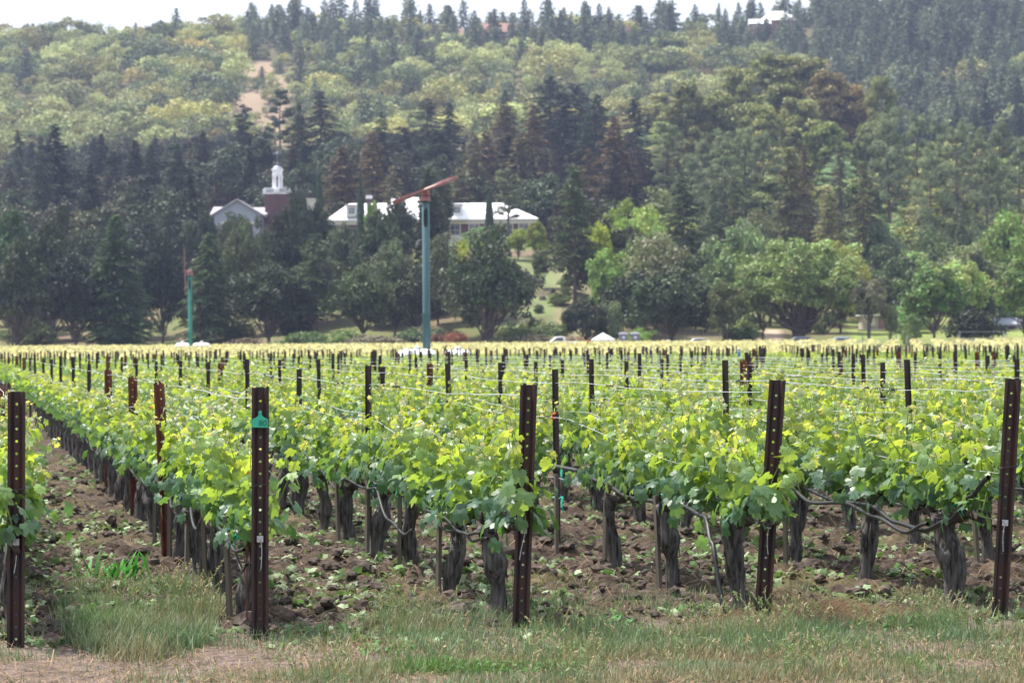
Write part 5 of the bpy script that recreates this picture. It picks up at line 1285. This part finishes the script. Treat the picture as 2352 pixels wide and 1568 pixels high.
# ------------------------------------------------------------------ wind machines
def wind_machine(px, Y, ytop, width, paint, blade_angle, edge_on, L, label):
    X = (px - CX) / F * Y; zt = at(px, ytop, Y).z; r = empty('wind_machine', (X, Y, 0)); rr = width / F * Y / 2; z0 = gz(X, Y)
    m = MB(); m.lathe([(rr * 1.0, z0), (rr * 1.0, zt * .35), (rr * 1.02, zt * .35 + .01), (rr * .92, zt * .36), (rr * .92, zt - .05), (rr * .70, zt)], 20)
    m.lathe([(rr * 1.5, z0), (rr * 1.5, z0 + .06), (rr, z0 + .06)], 20)
    m.build('tower', paint, r, smooth=True)
    m = MB(); a = np.linspace(0, 2 * math.pi, 14, endpoint=False); V = [(.16 * rr / .3 * math.cos(q), -rr * .92 * 1.0 - .012, zt - 1.0 + (.30 * math.sin(q) + .28 * np.sign(math.sin(q)))) for q in a]
    m.add(V, [list(range(14))]); m.add([(x, y - .01, z) for x, y, z in V], [list(range(13, -1, -1))]); m.build('slot', M['dark'], r)
    # gearbox head
    m = MB(); m.box((.0, 0, zt + .22), (.62, .9, .42), taper=.75); m.box((.05, -.15, zt + .52), (.42, .9, .32), taper=.7); m.lathe([(.34, zt - .02), (.34, zt + .04)], 14); hd = m.build('gearbox', M['rotor'], r)
    hub = Vector((-.05, -.75, zt + .62)) if not edge_on else Vector((-.5, -.1, zt + .35))
    m = MB(); m.tube([(0.02, 0, zt + .5), tuple(hub)], .12, 8); m.build('shaft', M['rotor'], r)
    def blade(sg):
        n = 9; s = np.linspace(.0, L / 2, n); ch = np.interp(s, [0, .5, 1, L / 2], [.10, .10, .15, .12]); th = np.interp(s, [0, 1, L / 2], [.07, .04, .015])
        ca, sa = math.cos(blade_angle), math.sin(blade_angle); V = []
        tw = np.interp(s, [0, L / 2], [.35, .12]) * sg
        for i in range(n):
            for u, v in ((-1, 0), (0, 1), (1, 0), (0, -1)):
                c = u * ch[i] * math.cos(tw[i]) - v * th[i] * math.sin(tw[i]); d = u * ch[i] * math.sin(tw[i]) + v * th[i] * math.cos(tw[i])
                if edge_on: x, y, z = d - .004 * s[i] * 10 * sg * 0 + ca * s[i] * sg, c, sa * s[i] * sg
                else: x, y, z = ca * s[i] * sg - sa * c, d, sa * s[i] * sg + ca * c
                V.append((hub.x + x, hub.y + y, hub.z + z))
        Q = [[4 * i + j, 4 * i + (j + 1) % 4, 4 * i + 4 + (j + 1) % 4, 4 * i + 4 + j] for i in range(n - 1) for j in range(4)] + [[4 * n - 4, 4 * n - 3, 4 * n - 2, 4 * n - 1]]
        mb = MB(); mb.add(V, Q); mb.build('blade', M['rotor'], r)
    blade(1); blade(-1)
    tag(r, label, 'wind machine', 'vineyard wind machines')
    return X, z0
X1, _ = wind_machine(980, 167.0, 462, 18.5, M['tower_paint'], R(21.5), False, 4.1, 'near wind machine with blue grey pole and faded red two bladed rotor')
wind_machine(437, 298.0, 632, 9.6, M['tower_green'], R(91.5), True, 5.0, 'far wind machine with green pole and upright pinkish blades')
def tank(x, Y, z, L, rad, label, name='fuel_tank'):
    r = empty(name, (x, Y, z)); m = MB(); t = np.array([0, .02, .08, .2, .8, .92, .98, 1]); q = np.array([.02, .5, .8, 1, 1, .8, .5, .02]) * rad
    P = np.stack([-L / 2 + t * L, 0 * t, 0 * t + rad + .35], -1); m.tube(P, q, 16); m.build('tank', M['white_paint'], r, smooth=True)
    for sg in (-1, 1): m = MB(); m.box((sg * L * .28, 0, .25), (.15, rad * 1.5, .5)); m.build('leg', M['grey_wall'], r)
    m = MB(); m.lathe([(.18, rad * 2 + .3), (.18, rad * 2 + .5), (.0, rad * 2 + .56)], 10); m.build('valve_dome', M['white_paint'], r)
    tag(r, label, 'tank'); return r
tank(X1 - .5, 164.6, .22, 2.4, .52, 'white fuel tank at the foot of the near wind machine'); tank(X1 + 1.9, 164.8, .20, 1.7, .5, 'smaller white tank right of the near wind machine foot')
def engine(x, Y, z, label):
    r = empty('engine_unit', (x, Y, z)); m = MB(); m.box((0, 0, .75), (1.7, .9, .95), taper=.94); m.build('housing', M['white_paint'], r)
    m = MB(); m.box((0, 0, .14), (1.9, 1.0, .25)); m.build('skid', M['dark'], r); m = MB(); m.tube([(.4, 0, 1.2), (.4, 0, 1.7), (.5, 0, 1.8)], .05, 8); m.build('exhaust', M['dark'], r)
    m = MB(); m.box((-.3, -.46, .75), (.7, .04, .5)); m.build('grille', M['dark'], r); tag(r, label, 'engine')
engine(X1 + .75, 166.0, 0, 'white engine housing beside the near wind machine pole')
x2 = (437 - CX) / F * 298
z2 = gz(x2, 298); tank(x2 - .6, 296, z2 + .35, 1.6, .42, 'white tank left of the far wind machine foot'); tank(x2 + 1.4, 296.3, z2 + .35, 1.9, .42, 'long white tank right of the far wind machine foot')

# ------------------------------------------------------------------ vehicles, tent, toilets and fences at the far edge
def profile_body(mb, prof, w, y0=0, mat=0, taper=0.0):
    prof = np.array(prof, float); n = len(prof); zmin, zmax = prof[:, 1].min(), prof[:, 1].max()
    hw = w / 2 * (1 - taper * (prof[:, 1] - zmin) / (zmax - zmin + 1e-6))
    V = np.concatenate([np.stack([prof[:, 0], -hw, prof[:, 1]], -1), np.stack([prof[:, 0], hw, prof[:, 1]], -1)])
    mb.add(V, [list(range(n)), list(range(2 * n - 1, n - 1, -1))] + [[i, i + n, (i + 1) % n + n, (i + 1) % n] for i in range(n)], mat)
def car(px, Y, paint, label, kind='sedan', flip=1, rz=0.0, zadd=0.0, name='parked_car'):
    X = (px - CX) / F * Y; r = empty(name, (X, Y, gz(X, Y) + zadd), rz); r.scale = (flip, 1, 1)
    if kind == 'sedan':
        body = [(-2.25, .35), (-2.25, .75), (-2.1, .88), (-1.2, .98), (-1.1, .98), (1.2, .98), (2.1, .96), (2.25, .8), (2.25, .35)]; cab = [(-1.3, .96), (-.55, 1.38), (-.2, 1.45), (.75, 1.45), (1.1, 1.38), (1.85, .96)]; gl = [(-1.12, 1.0), (-.5, 1.34), (.75, 1.39), (1.05, 1.33), (1.6, 1.0)]
    else:
        body = [(-2.7, .45), (-2.7, .95), (-2.5, 1.08), (-1.3, 1.18), (-1.2, 1.2), (.3, 1.2), (2.7, 1.2), (2.7, .45)]; cab = [(-1.4, 1.17), (-.65, 1.72), (-.4, 1.80), (.35, 1.80), (.5, 1.70), (.6, 1.17)]; gl = [(-1.15, 1.22), (-.6, 1.66), (.28, 1.70), (.38, 1.22)]
    m = MB(); profile_body(m, body, 1.8, taper=.08); bo = m.build('body', paint, r); bo.modifiers.new('round', 'BEVEL').width = .06
    m = MB(); profile_body(m, cab, 1.62, taper=.25); c = m.build('cabin', paint, r); c.modifiers.new('round', 'BEVEL').width = .05
    m = MB(); g2 = np.array(gl); hwf = lambda z: .81 * (1 - .25 * (z - cab[0][1]) / (cab[3][1] - cab[0][1])) + .012
    for sg in (-1, 1): m.add([(x, sg * hwf(z), z) for x, z in gl], [list(range(len(gl)))])
    m.build('window', M['glass'], r)
    w0 = [np.array(cab[0]), np.array(cab[1])]
    m = MB(); off = np.array([-.02, .015]); a = w0[0] * .88 + w0[1] * .12 + off; b = w0[0] * .12 + w0[1] * .88 + off
    m.add([(a[0], -.68, a[1]), (a[0], .68, a[1]), (b[0], .58, b[1]), (b[0], -.58, b[1])], [[0, 1, 2, 3]]); m.build('windscreen', M['glass'], r)
    for x in ((-1.4, 1.4) if kind == 'sedan' else (-1.75, 1.75)):
        for sg in (-1, 1):
            m = MB(); m.tube([(x, sg * .72, .34), (x, sg * .92, .34)], .34, 18); wl = m.build('wheel', M['tyre'], r); m = MB(); m.tube([(x, sg * .90, .34), (x, sg * .935, .34)], .19, 12); m.build('rim', M['plate'], wl)
    for sg in (-1, 1): m = MB(); m.box((body[1][0] - .01, sg * .62, body[1][1] - .02), (.06, .34, .14)); m.build('headlight', M['plate'], r)
    tag(r, label, 'pickup truck' if kind != 'sedan' else 'car')
P_white = simple('white_car_paint', (.75, .76, .78), .2, spec=.8); P_silver = simple('silver_car_paint', (.45, .48, .52), .25, metal=.4, spec=.8)
P_blue = simple('blue_car_paint', (.03, .06, .16), .25, spec=.8); P_teal = simple('dark_teal_car_paint', (.015, .035, .05), .3, spec=.7); P_grey = simple('light_blue_car_paint', (.25, .36, .55), .25, spec=.8)
car(1288, 352, P_white, 'white pickup truck parked left of the white tent', 'pickup', name='pickup_truck')
car(1603, 353, P_silver, 'silver sedan parked right of the toilets')
car(1835, 354, P_teal, 'dark teal car parked under the giant oak', zadd=.15)
car(1938, 353, P_grey, 'pale blue car parked at the right foot of the giant oak', flip=-1)
car(1119, 432, P_white, 'white car glinting on the rise left of its neighbour, below the building', rz=.9); car(1157, 432, P_white, 'white car glinting on the rise, the right one of two below the building', rz=.7)
def tent():
    Y = 352.0; X = (1385 - CX) / F * Y; z = gz(X, Y); r = empty('canopy_tent', (X, Y, z)); w = 52 / F * Y / 2; ez = at(1385, 779, Y).z - z; pz = at(1385, 764, Y).z - z
    m = MB(); V = [(-w, -w, ez), (w, -w, ez), (w, w, ez), (-w, w, ez), (0, 0, pz)]; V += [(a, b, ez - .28) for a, b, c in V[:4]]
    m.add(V, [[0, 1, 4], [1, 2, 4], [2, 3, 4], [3, 0, 4], [5, 6, 1, 0], [6, 7, 2, 1], [7, 8, 3, 2], [8, 5, 0, 3]]); m.build('canopy', M['white_paint'], r)
    for sx in (-1, 1):
        for sy in (-1, 1): m = MB(); m.tube([(sx * w * .97, sy * w * .97, -.1), (sx * w * .97, sy * w * .97, ez)], .04, 6); m.build('leg', M['plate'], r)
    tag(r, 'white pop up canopy tent beside the toilets', 'tent')
    t = empty('folding_table', (X - .3, Y, z)); m = MB(); m.box((0, 0, .74), (1.8, .7, .05)); m.build('tabletop', M['white_paint'], t)
    for sx in (-1, 1): m = MB(); m.box((sx * .75, 0, .36), (.05, .6, .72)); m.build('leg', M['plate'], t)
    tag(t, 'white folding table under the canopy tent', 'table')
tent()
M['wc'] = simple('toilet_grey', (.20, .20, .25), .5)
for px, lab in ((1432, 'grey portable toilet with white roof, the left one'), (1459, 'grey portable toilet with white roof, the right one')):
    Y = 353.0; X = (px - CX) / F * Y; z = gz(X, Y); r = empty('portable_toilet', (X, Y, z)); h = 2.05; m = MB(); m.box((0, 0, h / 2), (1.1, 1.1, h), taper=.96); m.build('cabin', M['wc'], r)
    m = MB(); a = np.linspace(0, math.pi, 9); prof = [(.6 * math.cos(q), h + .26 * math.sin(q)) for q in a]; profile_body(m, prof, 1.2); m.build('roof', M['white_paint'], r)
    m = MB(); m.box((0, -.57, 1.0), (.7, .04, 1.85)); d = m.build('door', M['wc'], r); m = MB(); m.box((0, -.60, 1.62), (.3, .02, .3)); m.build('sign', M['white_paint'], d); m = MB(); m.box((.27, -.61, 1.0), (.05, .05, .14)); m.build('handle', M['dark'], d)
    tag(r, lab, 'portable toilet', 'portable toilets')
Y = 352.6; X = (1445 - CX) / F * Y; m = MB(); m.box((0, 0, .5), (.5, .4, 1.0), taper=.85); o = m.build('wash_station', M['tower_green'], loc=(X, Y, gz(X, Y))); m = MB(); m.box((0, 0, 1.08), (.6, .5, .14)); m.build('basin', M['white_paint'], o); tag(o, 'small hand wash station between the two toilets', 'wash stand')
# gate and fences
def gate():
    Y = 351.0; x0, x1 = (1983 - CX) / F * Y, (2056 - CX) / F * Y; z = gz((x0 + x1) / 2, Y); r = empty('farm_gate', (x0, Y, z)); L = x1 - x0; ht = 1.25; mt = M['shingle']
    m = MB(); 
    for i in range(5): m.box((L / 2, 0, .2 + i * .26), (L, .05, .05))
    for x in (0.02, L / 2, L - .02): m.box((x, .03, .72), (.07, .05, 1.15))
    m.tube([(L / 2, -.03, .2), (L, -.03, 1.24)], .03, 5); m.tube([(L / 2, -.03, .2), (0, -.03, 1.24)], .03, 5); m.build('gate_frame', mt, r)
    for x in (-.12, L + .12): m = MB(); m.box((x, 0, .8), (.16, .16, 1.7)); m.build('gate_post', M['grey_wall'], r)
    tag(r, 'pale metal farm gate with five rails in front of the shed', 'gate')
gate()
def fence(px0, px1, Y, step, h, label, mat, rails=1, name='wire_fence'):
    x0, x1 = (px0 - CX) / F * Y, (px1 - CX) / F * Y; r = empty(name, (x0, Y, gz(x0, Y))); n = max(2, int((x1 - x0) / step) + 1)
    for i in range(n):
        x = (x1 - x0) * i / (n - 1); z = gz(x0 + x, Y) - gz(x0, Y); m = MB(); m.box((x, 0, z + h / 2 - .1), (.10, .10, h + .2)); m.build('fence_post', mat, r)
    for q in range(rails):
        m = MB(); m.box(((x1 - x0) / 2, 0, h * (.55 + .4 * q)), (x1 - x0, .04, .05)); m.build('rail', mat, r)
    tag(r, label, 'fence')
fence(2083, 2200, 356, 3.6, 1.7, 'wire fence with thin posts on the lawn right of the gate', M['shingle'])
fence(2204, 2306, 356.5, 5.5, 2.1, 'taller fence bay behind the three utility boxes', M['shingle'], rails=2)
fence(2312, 2420, 356, 3.2, 1.8, 'wire fence running out of the right edge', M['shingle'])
fence(205, 262, 352, 1.1, 1.15, 'short white rail fence under the left cedar', M['cream_trim'], rails=2)
fence(-20, 190, 353, 3.6, 1.1, 'thin fence in the shade at the left edge', M['shingle'])
fence(280, 700, 352.5, 5.2, 1.2, 'low wire fence between the left cedar and the layered cedar', M['shingle'])
for px, lab in ((2225, 'left one of three grey green utility boxes'), (2240, 'middle one of three grey green utility boxes'), (2252.5, 'right one of three grey green utility boxes')):
    Y = 352.0; X = (px - CX) / F * Y; m = MB(); m.box((0, 0, .55), (.62, .5, 1.1)); o = m.build('utility_box', simple('box_green', (.14, .17, .15), .6), loc=(X, Y, gz(X, Y) - .05)); m = MB(); m.box((0, 0, 1.13), (.70, .58, .08), taper=.9); m.build('lid', M['shingle'], o); tag(o, lab, 'utility box', 'utility boxes on the lawn')
# log and stones on the grassy slope
for px, Y, lab in ((1270, 408, 'dark stump upper right on the grassy slope'), (1247, 402, 'dark stump on the grassy slope below the crooked tree'), (1290, 400, 'dark boulder near the bare conifer on the grassy slope')):
    X = (px - CX) / F * Y; m = MB(); m.lathe([(.5, -.2), (.42, .3), (.36, .55), (0, .58)], 9); o = m.build('stump', M['bark'], loc=(X, Y, gz(X, Y))); o.rotation_euler = (.1, .15, px); o.scale = (1.2, .8, .9); tag(o, lab, 'stump')

# ------------------------------------------------------------------ field workers (far away, mostly behind the vines)
def worker_mesh(bend):
    verts = [(0, 0, .95), (0, 0, 1.2), (bend * .3, 0, 1.42), (bend * .42, 0, 1.52), (bend * .5, 0, 1.66), (bend * .3, -.2, 1.38), (bend * .5 + .05, -.27, 1.12), (bend * .5 + .22, -.22, .95), (bend * .3, .2, 1.38), (bend * .5 + .05, .27, 1.12), (bend * .5 + .22, .22, .95),
             (0, -.10, .90), (.04, -.12, .5), (0, -.12, .06), (.14, -.12, .03), (0, .10, .90), (.04, .12, .5), (0, .12, .06), (.14, .12, .03), (bend * .55, 0, 1.76)]
    edges = [(0, 1), (1, 2), (2, 3), (3, 4), (4, 19), (2, 5), (5, 6), (6, 7), (2, 8), (8, 9), (9, 10), (0, 11), (11, 12), (12, 13), (13, 14), (0, 15), (15, 16), (16, 17), (17, 18)]
    rad = [.15, .15, .15, .06, .10, .07, .05, .035, .07, .05, .035, .10, .07, .05, .04, .10, .07, .05, .04, .08]
    me = bpy.data.meshes.new('person'); me.from_pydata(verts, edges, []); o = link('person', me)
    o.modifiers.new('skin', 'SKIN'); o.modifiers.new('sub', 'SUBSURF').levels = 1; o.modifiers['sub'].render_levels = 1
    for i, v in enumerate(me.skin_vertices[0].data): v.radius = (rad[i], rad[i]); v.use_root = (i == 0)
    return o
M['cloth_dark'] = simple('dark_work_clothes', (.05, .05, .07), .9); M['vest'] = simple('orange_vest', (.85, .17, .07), .7); M['pinkcap'] = simple('pale_red_cap', (.75, .32, .25), .7); M['whitehat'] = simple('white_sun_hat', (.75, .72, .7), .7)
def person(px, pyhead, Y, vest, hat, label, bend):
    X = (px - CX) / F * Y; zt = at(px, pyhead, Y).z; o = worker_mesh(bend); o.data.materials.append(M['cloth_dark']); o.location = (X, Y, zt - 1.86); o.rotation_euler = (0, 0, -1.2)
    m = MB(); m.lathe([(.10, .98), (.205, 1.02), (.21, 1.25), (.20, 1.40), (.09, 1.47)], 12); v = m.build('jacket', vest, o, smooth=True); v.rotation_euler = (0, bend * .35, 0)
    m = MB(); m.lathe([(.0, .14), (.09, .12), (.115, .04), (.12, 0), (.22, -.02), (.21, -.035), (.10, -.03)], 12); h = m.build('hat', hat, o, loc=(bend * .52, 0, 1.76), smooth=True)
    tag(o, label, 'person')
person(1349, 782, 300, M['vest'], M['vest'], 'field worker in orange hooded jacket standing among the vines below the tent', .2)
person(1203, 791, 312, M['cloth_dark'], M['pinkcap'], 'field worker in pale red hat, leftmost of the far workers', .4)
person(1219, 793, 310, M['cloth_dark'], M['pinkcap'], 'field worker in pale red hat right beside the leftmost worker', .5)
person(1302, 792, 308, M['cloth_dark'], M['pinkcap'], 'field worker in reddish hat below the white pickup', .5)
person(1533, 781, 320, M['whitehat'], M['whitehat'], 'field worker in white hat between the toilets and the silver sedan', .2)

# blue growing tube near the posts, red ribbons
X = (1697 - CX) / F * 120; m = MB(); m.lathe([(.07, 1.15), (.07, 1.55), (.06, 1.56), (.0, 1.56)], 10); m.tube([(0, 0, 0), (0, 0, 1.3)], .02, 6); o = m.build('bird_box', M['blue_plastic'], loc=(X, 120, 0)); tag(o, 'small blue tube on a stick among the far posts', 'marker')

# ------------------------------------------------------------------ haze
hz = MB(); hz.box((0, 1300, 110), (4700, 2900, 300))
hm = bpy.data.materials.new('haze'); hm.use_nodes = True; N = hm.node_tree.nodes; L_ = hm.node_tree.links
N.remove(N['Principled BSDF']); pv = N.new('ShaderNodeVolumePrincipled'); pv.inputs['Color'].default_value = (.58, .68, 1.0, 1); pv.inputs['Density'].default_value = HAZE = .00014; pv.inputs['Anisotropy'].default_value = .35
L_.new(pv.outputs[0], N['Material Output'].inputs['Volume'])
tag(hz.build('haze', hm), 'thin blue haze between the vineyard and the hills', 'haze', kind='stuff')
